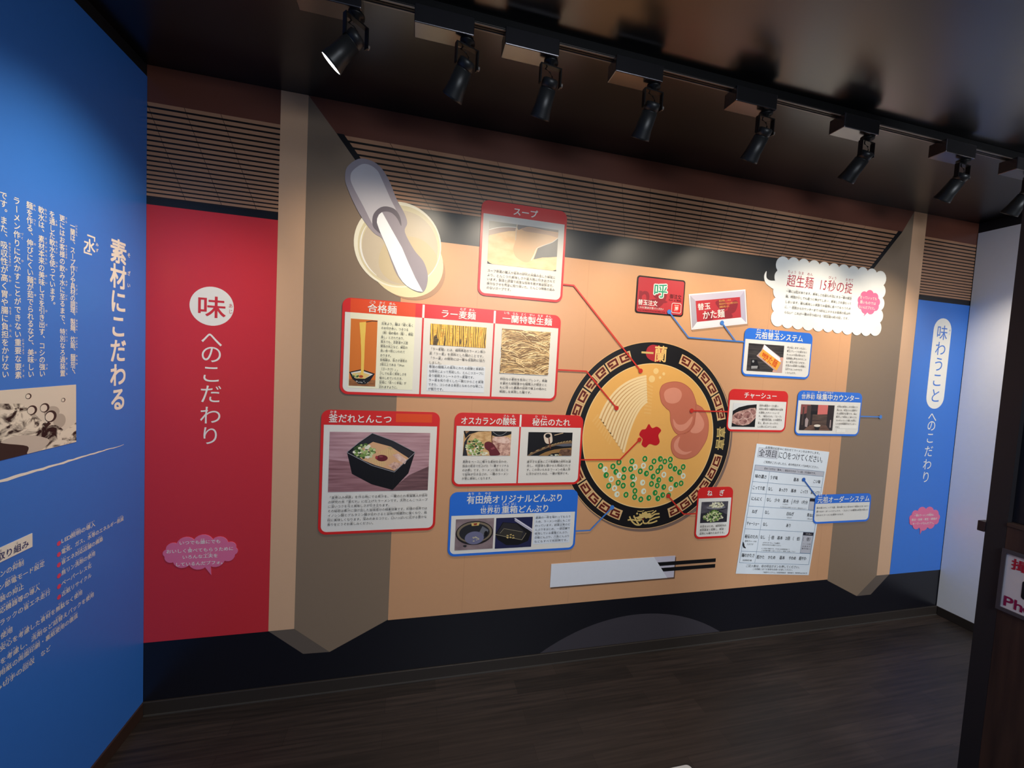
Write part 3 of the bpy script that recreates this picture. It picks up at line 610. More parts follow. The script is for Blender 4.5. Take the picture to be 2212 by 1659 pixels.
# -- green onion panel
t = panel('small red-framed panel headed ねぎ, overlapping bowl rim at lower right', RED, 2.6865, 2.9275, 0.640, 0.9445, 0.880, [(2.6965, 2.9185)], bx=0.009)
title(t, [('ね', 2.748, 2.784, 0.910, 0.040), ('ぎ', 2.829, 2.866, 0.910, 0.040)])
f = Photo(t, 2.717, 2.8985, 0.7345, 0.8585, texmat('photo_slate', (62, 60, 68), (92, 88, 96), 'noise', (20, 20, 40)))
f.poly([(.17, .72), (.5, .62), (.98, .66), (.8, .60), (.5, .57), (.25, .64)], PBLACK); f.ell(.55, .72, .36, .1, p('plate_grey', (120, 118, 124)))
f.dots(.58, .84, .27, .14, 80, .03, WHITEON, 2, 1.2); f.poly([(0, .46), (.3, .5), (.6, .62), (1, .36), (1, 0), (0, 0)], p('slate_dark', (46, 44, 52)))
f.dots(.47, .28, .38, .22, 120, .035, GREENON + WHITEON[1:3], 12, 1.2); f.dots(.48, .48, .18, .1, 40, .032, GREENON, 15, 1.2)
f.done()
body(t, ['{糸島|いとしま}をはじめ、{福岡県内|ふくおかけんない}の', '{青葱農家|あおねぎのうか}と{提携|ていけい}し、{鮮度|せんど}・', '{品質|ひんしつ}にも{優|すぐ}れたねぎです。'], 2.718, 2.898, 0.714, 0.672, 0.0140)
leader(t, [(2.6865, 0.792), (2.602, 0.792), (2.494, 0.900)], LRED)

# -- pork panel
t = panel('small red-framed panel headed チャーシュー, touching right of the bowl', RED, 2.8435, 3.263, 1.2715, 1.519, 1.455, [(2.8525, 3.2555)], bx=0.009)
title(t, [('チャーシュー', 2.944, 3.180, 1.4865, 0.038)])
f = Photo(t, 2.8775, 3.040, 1.300, 1.4385, p('white_table', (220, 220, 218)))
f.poly([(0, .66), (.25, .82), (.6, .92), (1, .97), (1, 0), (0, 0)], PBLACK, 0)
f.poly([(.0, .45), (.1, .58), (.3, .66), (.5, .72), (.72, .80), (.95, .82), (1, .7), (1, .4), (.9, .28), (.75, .12), (.5, .05), (.2, .08), (0, .16)], texmat('photo_char_siu', (138, 92, 84), (206, 164, 150), 'noise', (55, 55, 55), 4, 0.36, 0.6))
for pts in ([(.05, .45), (.2, .58), (.4, .55), (.42, .38), (.25, .3)], [(.42, .5), (.58, .68), (.78, .6), (.74, .4), (.55, .36)], [(.3, .28), (.5, .34), (.66, .26), (.58, .12), (.36, .12)], [(.7, .74), (.88, .78), (1, .62), (.9, .5), (.78, .6)]):
    f.poly(pts, texmat('photo_char_siu_lean', (112, 66, 62), (176, 128, 118), 'noise', (70, 70, 70), 4, 0.36, 0.6), 4)
    f.line(spline(pts, 4) , 0.0022, p('fat_line', (218, 186, 172)))
f.done()
body(t, ['{良質|りょうしつ}な{豚肩|ぶたかた}ロースを{使|つか}い、', '{特殊|とくしゅ}な{製法|せいほう}で{焼豚本来|やきぶたほんらい}の{旨味|うまみ}', 'を{凝縮|ぎょうしゅく}したチャーシューで', 'す。「{秘伝|ひでん}のたれ」「スープ」', '「{一蘭特製生麺|いちらんとくせいなまめん}」との{相性|あいしょう}を', '{考|かんが}え、{柔|やわ}らかくあっさりと', 'した{味|あじ}に{仕上|しあ}げています。'], 3.059, 3.233, 1.428, 1.303, 0.0132)
leader(t, [(2.8435, 1.386), (2.603, 1.386)], LRED)

# -- extra noodle order panel
t = panel('blue-framed panel headed 元祖替玉システム with an orange plate photo', BLUE, 2.9145, 3.4055, 1.597, 1.875, 1.811, [(2.9235, 3.3985)], bx=0.008)
title(t, [('{元|がん}{祖|そ}{替|かえ}{玉|だま}システム', 2.988, 3.334, 1.8385, 0.044)])
f = Photo(t, 2.9485, 3.2005, 1.6285, 1.788, texmat('photo_dark_boards', (34, 30, 30), (70, 64, 60), 'noise', (8, 8, 90)))
f.poly([(.1, .42), (.26, .42), (.36, .1), (.1, .06)], PBLACK); f.ell(.16, .35, .03, .045, p('button_grey', (150, 150, 150))); f.poly([(.12, .18), (.3, .2), (.29, .1), (.12, .08)], p('card_grey', (150, 148, 146)))
f.poly([(.24, .56), (.36, .76), (.42, .98), (1, .5), (1, .0), (.84, .02)], p('plate_rose', (190, 160, 152)))
f.poly([(.40, .82), (.43, .99), (.97, .48), (.9, .34)], p('plate_white', (230, 230, 232)))
f.poly([(.30, .58), (.40, .82), (.95, .36), (.84, .06)], p('plate_orange', (244, 166, 62)))
f.text('かた麺', .42, .86, .43, .30, p('orange_text', (206, 70, 20)), rot=-0.42); f.text('替玉', .38, .60, .58, .16, p('orange_text', (206, 70, 20)), rot=-0.42)
f.ell(.96, .5, .05, .07, p('fingers', (214, 160, 140))); f.poly([(.74, .1), (.84, .02), (1, .02), (1, .0), (.72, .0)], p('fingers', (214, 160, 140)))
f.done()
body(t, ['{呼|よ}び{出|だ}しボタンの{上|うえ}に、', '{替玉|かえだま}プレートを{乗|の}せると', 'チャルメラ{音|おん}が{流|なが}れます。', '{従業員|じゅうぎょういん}に{声|こえ}をかけること', 'なく{替玉|かえだま}が{出|で}てきます。', '{女性|じょせい}のお{客様|きゃくさま}でも{気軽|きがる}に', '{注文|ちゅうもん}することのできる', 'システムです。'], 3.222, 3.374, 1.780, 1.630, 0.0132)
leader(t, [(2.9145, 1.793), (2.546, 1.793), (2.413, 1.923)], LBLUE)
leader(t, [(2.853, 1.796), (2.756, 1.890)], LBLUE)

# -- counter panel
t = panel('blue-framed panel headed 味集中カウンター with a dark booth photo', BLUE, 3.334, 3.8405, 1.2535, 1.529, 1.468, [(3.3425, 3.8345)], bx=0.008)
title(t, [('{世|せ}{界|かい}{初|はつ}', 3.359, 3.462, 1.492, 0.032), ('{味|あじ}{集|しゅう}{中|ちゅう}カウンター', 3.474, 3.818, 1.494, 0.042)])
f = Photo(t, 3.3655, 3.6235, 1.286, 1.4445, p('booth_dark', (40, 30, 30)))
f.poly([(0, 1), (.28, 1), (.28, .7), (.08, .62), (0, .62)], p('booth_red', (140, 76, 70)))
f.poly([(.06, .9), (.1, .9), (.1, .2), (.05, .2)], p('booth_post', (72, 58, 52))); f.poly([(.18, .96), (.3, .96), (.3, .2), (.17, .2)], p('booth_post', (72, 58, 52)))
f.poly([(.36, .62), (.8, .62), (.8, .2), (.36, .2)], texmat('photo_booth_board', (62, 46, 40), (98, 78, 66), 'noise', (10, 10, 90)))
f.poly([(.30, .74), (.84, .78), (.84, .62), (.30, .62)], PBLACK); f.poly([(.50, 1), (.80, 1), (.80, .64), (.50, .62)], p('booth_curtain', (214, 112, 104)))
f.poly([(.15, .42), (.19, .5), (.25, .4), (.23, .12), (.16, .14)], p('booth_paper', (170, 150, 146))); f.poly([(.90, .42), (.93, .42), (.94, .12), (.90, .12)], p('booth_paper', (170, 150, 146)))
f.poly([(.12, .0), (.3, .2), (.8, .2), (.92, .0)], texmat('photo_booth_table', (74, 50, 40), (120, 88, 72), 'noise', (12, 12, 60)))
f.poly([(.43, .17), (.62, .17), (.58, .02), (.47, .02)], PBLACK); f.ell(.525, .185, .10, .05, p('rice_pale', (226, 214, 196)))
f.done()
body(t, ['{本物|ほんもの}の{美味|おい}しさを{味|あじ}わう', '{為|ため}には、{味覚|みかく}だけに{集中|しゅうちゅう}で', 'きる{環境|かんきょう}が{必要|ひつよう}です。{味|あじ}に', '{集中|しゅうちゅう}して{美味|おい}しく{食|た}べても', 'らいたいという{想|おも}いを{形|かたち}に', 'したのが{味集中|あじしゅうちゅう}カウンター', 'です。'], 3.643, 3.810, 1.438, 1.309, 0.0132)
MB(t['ox'], t['oz']).rect(3.680, 3.819, 1.300, 1.3225, D1 + 0.0006, WHITE).build('paper_patch', t, {'label': 'blank white paper strip'})
MB(t['ox'], t['oz']).rect(3.655, 3.728, 1.275, 1.296, D1 + 0.0006, WHITE).build('paper_patch', t, {'label': 'blank white paper strip'})
leader(t, [(3.8405, 1.381), (4.008, 1.381)], LBLUE)

# ------------------------------------------------------------------ order sheet, tilted clockwise
SX, SZ, SA = 3.308, 0.782, math.radians(-5.1)
t = thing('order_sheet', 'tilted white paper order form with ruled rows and Japanese choices', 'order form', SX, SZ)
t.rotation_euler = (0, -SA, 0); t['ox'] = 0.0; t['oz'] = 0.0
HW, HH = 0.2775, 0.3955
MB().rect(-HW, HW, -HH, HH, 0.0032, ink('sheet_paper', (226, 232, 236)), 0.0018).build('paper', t)
LN = ink('sheet_line', (92, 124, 152)); dS = 0.0037
def sh(x, z):       # wall point -> sheet point
    dx, dz = x - SX, z - SZ; c, q = math.cos(-SA), math.sin(-SA); return (dx * c - dz * q, dx * q + dz * c)
rows = [0.2375, 0.168, 0.098, 0.019, -0.050, -0.120, -0.257, -0.328]
gx0, gx1, vx = -0.264, 0.263, -0.152
mb = MB(); mb.rect(gx0, gx1, 0.2385, 0.268, dS - 0.0002, ink('sheet_grey', (190, 190, 196)))
for z in rows + [0.2685]: mb.rect(gx0, gx1, z - 0.001, z + 0.001, dS, LN)
for x in (gx0, gx1): mb.rect(x - 0.001, x + 0.001, rows[-1], 0.2685, dS + 0.00006, LN)
mb.rect(vx - 0.0008, vx + 0.0008, rows[-1], rows[0], dS + 0.00006, LN)
mb.build('ruled_grid', t)
mb = MB(); mb.rect(-0.258, -0.112, 0.317, 0.378 - 0.004, dS - 0.0002, ink('sheet_grey_box', (206, 208, 214)))
for a in ((-0.258, -0.112, 0.3735, 0.3745), (-0.258, -0.112, 0.317, 0.318), (-0.258, -0.257, 0.317, 0.3745), (-0.113, -0.112, 0.317, 0.3745)): mb.rect(*a, dS, DARKTXT)
mb.build('heading_box', t)
mb = MB(); T = lambda s, x0, x1, z, h, b=0.008: text(mb, s, x0, x1, z, h, dS + 0.0003, DARKTXT, b)
T('お客様のお好みに合わせてラーメンをお作りします。', -0.212, 0.213, 0.3805, 0.0150)
T('全項目', -0.254, -0.116, 0.3455, 0.048, 0.004); T('に〇をつけてください。', -0.108, 0.256, 0.3435, 0.047, 0.004)
T('ご質問がございましたら、卓の呼出ボタンでお呼びください。', -0.208, 0.222, 0.292, 0.0165)
T('初めての方は「基本」、秘伝のたれは「1/2倍」がお勧めです。', -0.196, 0.208, 0.253, 0.0155)
def rowtext(i, items, h=0.025, dz=0.0):
    z = (rows[i] + rows[i + 1]) / 2 + dz
    for s, x0, x1 in items: T(s, x0, x1, z, h, 0.016)
rowtext(0, [('味の濃さ', -0.253, -0.166), ('うす味', -0.143, -0.085), ('基本', 0.035, 0.077), ('こい味', 0.188, 0.246)])
rowtext(1, [('こってり度', -0.258, -0.168), ('なし', -0.143, -0.106), ('あっさり', -0.062, 0.004), ('基本', 0.029, 0.071), ('こってり', 0.103, 0.163), ('超こってり', 0.185, 0.255)])
rowtext(2, [('にんにく', -0.254, -0.172), ('なし', -0.142, -0.104), ('少々', -0.083, -0.040), ('基本', -0.018, 0.026), ('片分', 0.062, 0.104), ('1片分', 0.122, 0.174)], dz=0.008)
T('（１かけ）', -0.024, 0.030, 0.045, 0.010); T('1', 0.046, 0.056, 0.076, 0.020); T('2', 0.046, 0.056, 0.056, 0.020); mb.rect(0.043, 0.059, 0.0655, 0.067, dS + 0.0003, DARKTXT)
T('※２かけ以上は有料となります。追加はボタンにて', -0.030, 0.172, 0.027, 0.0095)
rowtext(3, [('ねぎ', -0.234, -0.194), ('なし', -0.140, -0.102), ('白ねぎ', 0.024, 0.082), ('青ねぎ', 0.183, 0.245)], dz=0.004)
T('（白ねぎ）', 0.024, 0.076, -0.036, 0.010); T('（青ねぎ）', 0.183, 0.240, -0.036, 0.010)
rowtext(4, [('チャーシュー', -0.258, -0.165), ('なし', -0.140, -0.102), ('あり', 0.036, 0.074)])
z = -0.165
for s, x0, x1 in (('秘伝のたれ', -0.256, -0.160), ('なし', -0.143, -0.105), ('倍', -0.060, -0.038), ('基本', -0.016, 0.026), ('2倍', 0.046, 0.084), ('（', 0.094, 0.112), ('倍）', 0.135, 0.172), ('（', 0.170, 0.190), ('倍）', 0.212, 0.254)): T(s, x0, x1, z, 0.025, 0.016)
T('1', -0.080, -0.070, z + 0.011, 0.020); T('2', -0.080, -0.070, z - 0.011, 0.020); mb.rect(-0.083, -0.067, z - 0.0008, z + 0.0008, dS + 0.0003, DARKTXT)
T('唐辛子ベースの', -0.250, -0.165, -0.194, 0.0125); T('たれです', -0.232, -0.184, -0.2125, 0.0125)
T('より辛くが「なし」でも調節可', -0.118, 0.012, -0.199, 0.0100); T('お好みの辛さをお選びください。', -0.120, 0.030, -0.2125, 0.0100)
T('※２倍まで無料です。それ以上は追加料金にて', -0.120, 0.095, -0.235, 0.0095); T('ご注文番号横にご記入ください、店員にお渡し下さい', -0.120, 0.142, -0.248, 0.0095)
rowtext(6, [('麺のかたさ', -0.257, -0.162)], dz=0.012); T('自家製生麺', -0.245, -0.178, -0.3115, 0.0120)
rowtext(6, [('超かた', -0.146, -0.086), ('かため', -0.062, -0.004), ('基本', 0.026, 0.068), ('やわめ', 0.098, 0.155), ('超やわ', 0.178, 0.236)], dz=0.004)
T('ご記入後は、卓の呼出ボタンを押してください。', -0.215, 0.204, -0.345, 0.019, 0.012); T('この用紙と全ての食券を店員へお渡しください。', -0.162, 0.152, -0.364, 0.0125)
T('「味集中システム」は特許取得済　特許番号：特許第4267981号', -0.086, 0.262, -0.383, 0.0105)
mb.build('form_lettering', t)
for (x0, x1, z0, z1) in ((0.178, 0.260, -0.2555, -0.122), (0.186, 0.262, 0.022, 0.095)):
    mb = MB(); mb.rect(x0, x1, z0, z1, dS - 0.0001, ink('sheet_grey', (190, 190, 196))); mb.rect(x0, x1, z1 - 0.020, z1, dS + 0.0002, ink('sheet_black', (30, 30, 44)))
    for a in ((x0, x1, z0, z0 + 0.0015), (x0, x0 + 0.0015, z0, z1), (x1 - 0.0015, x1, z0, z1)): mb.rect(*a, dS + 0.0002, LN)
    if z1 < 0:
        text(mb, 'うち辛い', 0.196, 0.246, -0.132, 0.0105, dS + 0.0005, WHITE)
        for i, s in enumerate(('1〜10倍', 'お好みの', '数字を記入')): text(mb, s, 0.186, 0.254, -0.196 - 0.015 * i, 0.0105, dS + 0.0005, DARKTXT)
    mb.build('extra_box', t)
mb = MB(); mb.poly(spline([(-0.262, -0.2), (-0.252, -0.212), (-0.246, -0.226), (-0.234, -0.237), (-0.250, -0.236), (-0.261, -0.222)], 5), dS + 0.0003, DARKTXT); mb.build('chilli_drawing', t)

# -- order system panel (overlaps the sheet)
t = panel('small blue-framed panel headed 元祖オーダーシステム, overlapping the order form', BLUE, 3.5385, 3.9985, 0.695, 0.881, 0.824, [(3.5465, 3.9905)], bx=0.008, r=0.032, ri=0.024, base=0.0050, dz=0.0014)
title(t, [('{元|がん}{祖|そ}オーダーシステム', 3.556, 3.984, 0.8485, 0.042)], d=0.0078)
body(t, ['{味|あじ}の{濃|こ}さやこってり{度|ど}、{麺|めん}の{硬|かた}さなど{好|この}みの７{項目|こうもく}に〇をつけて', '{選|えら}べるオーダーシステムです。{一人|ひとり}ひとりの{繊細|せんさい}な{味覚|みかく}の{違|ちが}いに', '{合|あ}わせたラーメンを{提供|ていきょう}できます。'], 3.557, 3.982, 0.797, 0.750, 0.0125, d=0.0078)
leader(t, [(3.545, 0.872), (3.437, 0.979)], ink('leader_deep_blue', (40, 96, 176)), d=0.0060)

# ------------------------------------------------------------------ call button card, extra noodle plate
t = thing('call_card', 'red card with black edge and green 呼 character, above the bowl', 'sign', 2.357, 1.902)
B = lambda: MB(2.357, 1.902)
CARDRED = ink('card_red', (184, 52, 60)); CARDDK = ink('card_dark_red', (142, 40, 50))
B().poly(rrect(2.2085, 2.503, 1.903, 2.101, 0.016), 0.0034, ink('card_black', (28, 18, 18)), 0.0018).build('border', t)
B().poly(rrect(2.2165, 2.496, 1.910, 2.0935, 0.012), 0.0038, CARDRED).build('face', t)
mb = B(); put(mb, 'n', 2.257, 2.006, 0.155, 0.175, 0.0042, CARDDK, 0.02); put(mb, '9', 2.350, 2.003, 0.185, 0.165, 0.0042, CARDDK, 0.03)
mb.disc(2.345, 1.975, 0.055, 0.0039, CARDDK, rz=0.010); mb.build('backdrop_lettering', t)
mb = B(); [put(mb, '呼', 2.352 + 0.006 * math.cos(a), 2.032 + 0.006 * math.sin(a), 0.088, 0.080, 0.00455 + 0.00005 * a, WHITE, 0.004) for a in (0, .8, 1.6, 2.4, 3.1, 3.9, 4.7, 5.5)]; put(mb, '呼', 2.352, 2.032, 0.088, 0.080, 0.0052, ink('card_green', (40, 150, 116)), 0.014); mb.build('large_character', t)
mb = B(); text(mb, '替玉注文', 2.222, 2.340, 1.961, 0.031, 0.0048, WHITE, 0.02); mb.build('lettering', t); mb = B(); text(mb, 'こちらに替玉札を置いてください', 2.224, 2.378, 1.934, 0.0125, 0.0048, WHITE, 0.015)
mb.build('lettering', t); mb = B(); text(mb, '御注文', 2.410, 2.484, 2.008, 0.026, 0.0048, BLACK, 0.006); text(mb, 'Push to ORDER', 2.407, 2.484, 1.988, 0.012, 0.0048, BLACK, 0.0)
mb.build('lettering', t); mb = B(); text(mb, 'Place the Noodle Plate here when ready', 2.224, 2.390, 1.920, 0.0105, 0.0048, BLACK, 0.0); mb.build('lettering', t)
mb = B(); mb.poly(rrect(2.427, 2.487, 1.920, 1.974, 0.010), 0.0046, WHITE); mb.poly(rrect(2.4295, 2.4845, 1.9225, 1.9715, 0.008), 0.0048, CARDRED)
mb.poly(rrect(2.4345, 2.4795, 1.927, 1.967, 0.004), 0.0050, ink('button_red', (222, 48, 40))); put(mb, '押', 2.457, 1.943, 0.024, 0.026, 0.0053, WHITE, 0.02); text(mb, 'PUSH', 2.444, 2.470, 1.961, 0.010, 0.0053, WHITE)
mb.build('push_button', t, {'label': 'red push button square with white outline'})
PA = math.radians(9.5); pcx, pcz = 2.729, 1.9635
t = thing('noodle_plate', 'tilted white framed plate with red face reading かた麺', 'sign', pcx, pcz); t.rotation_euler = (0, -PA, 0)
a, b, e, g = 0.186, 0.098, 0.146, 0.058
MB().rect(-a + 0.006, a + 0.006, -b - 0.010, b - 0.008, 0.0022, SHADE, 0.0016).build('printed_shadow', t)  # the plate's printed drop shadow, a flat offset shape
mb = MB(); mb.rect(-a, a, -b, b, 0.0032, ink('plate_pale', (232, 226, 228)), 0.0020); mb.build('plate_rim', t)
a2, b2 = 0.179, 0.091
for nm, q, c in (('top_bevel', [(-a2, b2), (a2, b2), (e, g), (-e, g)], (196, 188, 204)), ('bottom_bevel', [(-a2, -b2), (a2, -b2), (e, -g), (-e, -g)], (228, 226, 230)),
                 ('side_bevel', [(-a2, b2), (-a2, -b2), (-e, -g), (-e, g)], (172, 166, 178)), ('side_bevel', [(a2, b2), (a2, -b2), (e, -g), (e, g)], (182, 174, 192))):
    MB().poly(q, 0.0036, ink('bevel_%d' % c[2], c)).build(nm, t)
MB().rect(-e, e, -g, g, 0.0037, CARDRED).build('face', t)
mb = MB()
for pts in ([(-.02, .04), (.03, .05), (.06, .01), (.02, -.01)], [(.06, .0), (.1, .04), (.13, .03), (.11, -.02), (.07, -.03)], [(.02, -.03), (.06, -.01), (.09, -.05), (.04, -.055)], [(-.1, -.03), (-.06, .0), (-.04, -.05), (-.08, -.055)]):
    mb.poly(spline(pts, 4), 0.0039 + 0.0004 * abs(pts[0][0]), CARDDK)
mb.build('backdrop_pattern', t)
mb = MB(); text(mb, '替玉', -0.137, -0.052, 0.024, 0.040, 0.0042, WHITE, 0.016); mb.build('lettering', t); mb = MB(); text(mb, 'かた麺', -0.110, 0.038, -0.024, 0.050, 0.0042, WHITE, 0.018); mb.build('lettering', t)
mb = MB(); YEL = ink('plate_yellow', (244, 190, 92))
for i, s in enumerate(('替玉の際は、この札を', '替玉注文ボタンの上にお置きください。', '従業員が伺います。')): text(mb, s, 0.004, (0.085, 0.135, 0.075)[i], 0.046 - 0.017 * i, 0.012, 0.0042, YEL, 0.012)
mb.build('note_lettering', t)

# ------------------------------------------------------------------ cloud sign
t = thing('cloud_sign', 'large white scalloped cloud sign headed 超生麺 15秒の掟', 'sign', 3.517, 1.894)
B = lambda: MB(3.517, 1.894)
cus = [(3.106, 2.219), (3.112, 2.145), (3.109, 2.063), (3.106, 1.984), (3.174, 1.912), (3.249, 1.912), (3.325, 1.911), (3.403, 1.910), (3.479, 1.910), (3.553, 1.911), (3.629, 1.909), (3.709, 1.907), (3.782, 1.908), (3.857, 1.909), (3.926, 1.981),
       (3.926, 2.058), (3.926, 2.136), (3.924, 2.214), (3.858, 2.286), (3.784, 2.288), (3.709, 2.288), (3.635, 2.287), (3.557, 2.287), (3.483, 2.286), (3.407, 2.287), (3.330, 2.287), (3.254, 2.288), (3.179, 2.287)]
out = []
for i, a in enumerate(cus):
    b = cus[(i + 1) % len(cus)]; big = abs(a[0] - b[0]) > 0.03 and abs(a[1] - b[1]) > 0.03
    # the four corners swell further out than the sides
    A = Vector(a); Bv = Vector(b); dd = Bv - A; L = dd.length; nn = Vector((dd.y, -dd.x)) / L; h = L * (0.52 if big else 0.27)
    r = (L * L / 4 + h * h) / (2 * h); c = (A + Bv) / 2 + nn * (h - r); t0 = math.atan2(A.y - c.y, A.x - c.x); t1 = math.atan2(Bv.y - c.y, Bv.x - c.x)
    while t1 < t0: t1 += 2 * math.pi
    out += [(c.x + r * math.cos(t0 + (t1 - t0) * k / 9), c.y + r * math.sin(t0 + (t1 - t0) * k / 9)) for k in range(9)]
B().poly(out, 0.0040, ink('cloud_white', (238, 238, 232)), 0.0018).build('cloud_sheet', t)
B().poly(spline([(3.030, 2.208), (3.017, 2.181), (3.025, 2.149), (3.049, 2.129), (3.108, 2.108), (3.112, 2.156), (3.060, 2.158), (3.034, 2.172)], 5), 0.0038, ink('cloud_white', (238, 238, 232)), 0.0018).build('cloud_tail', t)
mb = B(); CT = ink('cloud_crimson', (170, 24, 56))
text(mb, '{超|ちょう}{生|なま}{麺|めん}', 3.178, 3.376, 2.172, 0.076, 0.0046, CT, 0.012, ruby=0.26, slant=0.05); mb.build('title_lettering', t); mb = B(); text(mb, '15', 3.416, 3.478, 2.172, 0.082, 0.0046, CT, 0.006, sx=0.05, slant=0.1)
text(mb, '{秒|びょう}の{掟|おきて}', 3.482, 3.680, 2.170, 0.074, 0.0046, CT, 0.012, ruby=0.26, slant=0.05); mb.build('title_lettering', t)
t['ox'] = 3.517; t['oz'] = 1.894
body(t, ['{一蘭|いちらん}には{掟|おきて}があります。{美味|おい}しさを{最|もっと}も{大切|たいせつ}にする{一蘭|いちらん}の{超生|ちょうなま}', '{麺|めん}。{時間|じかん}が{少|すこ}しでも{経|た}つと{伸|の}びてしまい、{美味|おい}しさを{損|そこ}なって', 'しまいます。{最|もっと}も{美味|おい}しい{状態|じょうたい}でお{客様|きゃくさま}に{食|た}べてもらうため', 'に、“{厨房|ちゅうぼう}からカウンターまで15{秒以上|びょういじょう}かかるお{客様|きゃくさま}の{席|せき}は{作|つく}', 'らない”これが{一蘭|いちらん}の{守|まも}り{続|つづ}ける「{超生麺|ちょうなまめん}15{秒|びょう}の{掟|おきて}」です。'], 3.178, 3.678, 2.108, 1.984, 0.0172)
bubble('small pink speech bubble on the right side of the white cloud sign', 3.817, 2.098, 0.084, 0.063, 9, [(3.795, 2.04), (3.815, 2.035), (3.787, 2.008)],
       [(3.739, 3.880, 2.124, '{言|い}っていっても'), (3.744, 3.874, 2.094, '{悪|わる}いものでは'), (3.736, 3.882, 2.064, 'ないんだブヒヒ。')], 0.0195, d=0.0052, ph=0.5, d0=0.0042)

# ------------------------------------------------------------------ the big bowl
BX, BZ, RO, RI = 2.357, 1.236, 0.519, 0.402
t = thing('ramen_bowl', 'huge round ramen bowl picture with black patterned rim, wall centre', 'bowl picture', BX, BZ - RO)
B = lambda: MB(BX, BZ - RO)
B().ring(BX + 0.012, BZ - 0.014, RO - 0.02, RO + 0.004, 0.0020, ink('printed_bowl_shadow', (128, 104, 92)), 0.0016, n=96).build('printed_shadow', t)  # drop shadow of the bowl, drawn as a darker ring in the print
B().ring(BX, BZ, RI - 0.002, RO, 0.0026, ink('bowl_black', (24, 22, 24)), 0.0016, n=128).build('rim', t)
mb = B(); mb.ring(BX, BZ, RO - 0.0015, RO + 0.002, 0.0027, ink('bowl_edge_line', (226, 178, 122)), n=128); mb.build('rim_edge_line', t)
B().disc(BX, BZ, RI, 0.0026, ink('bowl_broth', (238, 178, 96)), 0.0016, n=128).build('soup', t)
B().ring(BX, BZ, RI - 0.003, RI + 0.001, 0.0030, ink('bowl_lip', (248, 214, 152)), n=128).build('soup_edge_line', t)
KC = ink('key_cream', (222, 182, 128)); KR = ink('key_red', (104, 34, 26))
for q, base in enumerate((12.3, 109.0, 193.0, 288.5)):
    mb = B()
    for g in range(3):
        for k in range(2):
            a0 = base + g * 19.75 + k * 9.45 + 0.35; a1 = a0 + 9.3; flip = (k == 0)
            def kp(u, v, a0=a0, a1=a1, flip=flip):
                if flip: u = 1 - u
                a = math.radians(a0 + (a1 - a0) * u); r = 0.434 + 0.056 * v; return (BX + r * math.cos(a), BZ + r * math.sin(a))
            def strip(pts, w, d, m):
                fine = []
                for i in range(len(pts) - 1):
                    for s in range(4): fine.append((pts[i][0] + (pts[i + 1][0] - pts[i][0]) * s / 4, pts[i][1] + (pts[i + 1][1] - pts[i][1]) * s / 4))
                fine.append(pts[-1]); mb.line([kp(*z) for z in fine], w, d, m)
            mb.poly([kp(i / 6, 0) for i in range(7)] + [kp(i / 6, 1) for i in range(6, -1, -1)], 0.0029, KC)
            for path in ([(0.82, 0.24), (0.18, 0.24), (0.18, 0.80), (0.82, 0.80), (0.82, 0.50), (0.50, 0.50)],):
                strip(path, 0.0105, 0.0031, KR)
    mb.build('key_pattern', t)
mb = B(); mb.poly(spline([(2.292, 1.690), (2.300, 1.722), (2.325, 1.738), (2.355, 1.737), (2.385, 1.728), (2.402, 1.700), (2.398, 1.668), (2.375, 1.650), (2.340, 1.650), (2.306, 1.665)], 5), 0.0030, ink('crest_red', (176, 44, 52)))
put(mb, '一', 2.301, 1.693, 0.078, 0.100, 0.0033, GOLD, 0.018); put(mb, '蘭', 2.382, 1.692, 0.082, 0.094, 0.0033, ink('crest_gold', (240, 196, 120)), 0.024); mb.build('crest', t, {'label': 'red round crest with two gold characters'})
mb = B(); put(mb, '喜', 2.812, 1.263, 0.074, 0.062, 0.0030, GOLD, 0.014, -math.pi / 2 + 0.04); put(mb, '喜', 2.811, 1.196, 0.074, 0.062, 0.0030, GOLD, 0.014, -math.pi / 2 - 0.06); mb.build('rim_characters', t)
mb = B(); EM = lambda x, y: (2.253 + 0.2 * (x - 300) / 1430.0, 0.821 - 0.084 * (y - 460) / 650.0)
for pts, w in (([(300, 860), (480, 850), (680, 890), (870, 910)], 60), ([(370, 700), (450, 860), (560, 990), (700, 1080), (860, 1090), (950, 1010)], 62), ([(550, 670), (640, 830), (720, 960), (800, 1050)], 60),
               ([(1380, 720), (1500, 650), (1700, 630)], 62), ([(1300, 900), (1500, 820), (1720, 770)], 62), ([(1200, 1040), (1400, 1020), (1620, 940)], 62), ([(990, 900), (1000, 1000), (1100, 1040), (1200, 1010), (1300, 870)], 60),
               ([(1330, 640), (1540, 490)], 56), ([(700, 480), (850, 500), (1000, 470)], 30), ([(1130, 530), (1280, 510), (1420, 480)], 32), ([(700, 810), (850, 860), (960, 880)], 40)):
    mb.line(spline([EM(*q) for q in pts], 5, False), w * 0.000135, 0.0032 + 0.0000002 * pts[0][0], GOLD)
mb.poly([EM(*q) for q in [(520, 750), (700, 740), (800, 700), (780, 590), (900, 630), (920, 540), (980, 560), (1060, 510), (1120, 520), (1140, 600), (1280, 580), (1310, 640), (1340, 690), (1480, 690), (1400, 760), (1300, 830), (1200, 800), (1100, 830), (1040, 770), (900, 830), (700, 800)]], 0.0031, GOLD)
mb.poly([EM(*q) for q in [(640, 600), (700, 530), (745, 610), (700, 640)]], 0.0031, GOLD); mb.poly([EM(*q) for q in [(940, 850), (1010, 790), (1030, 860), (980, 900)]], 0.0034, KR)
mb.build('dragon_emblem', t, {'label': 'gold brushwork emblem on the lower rim'})
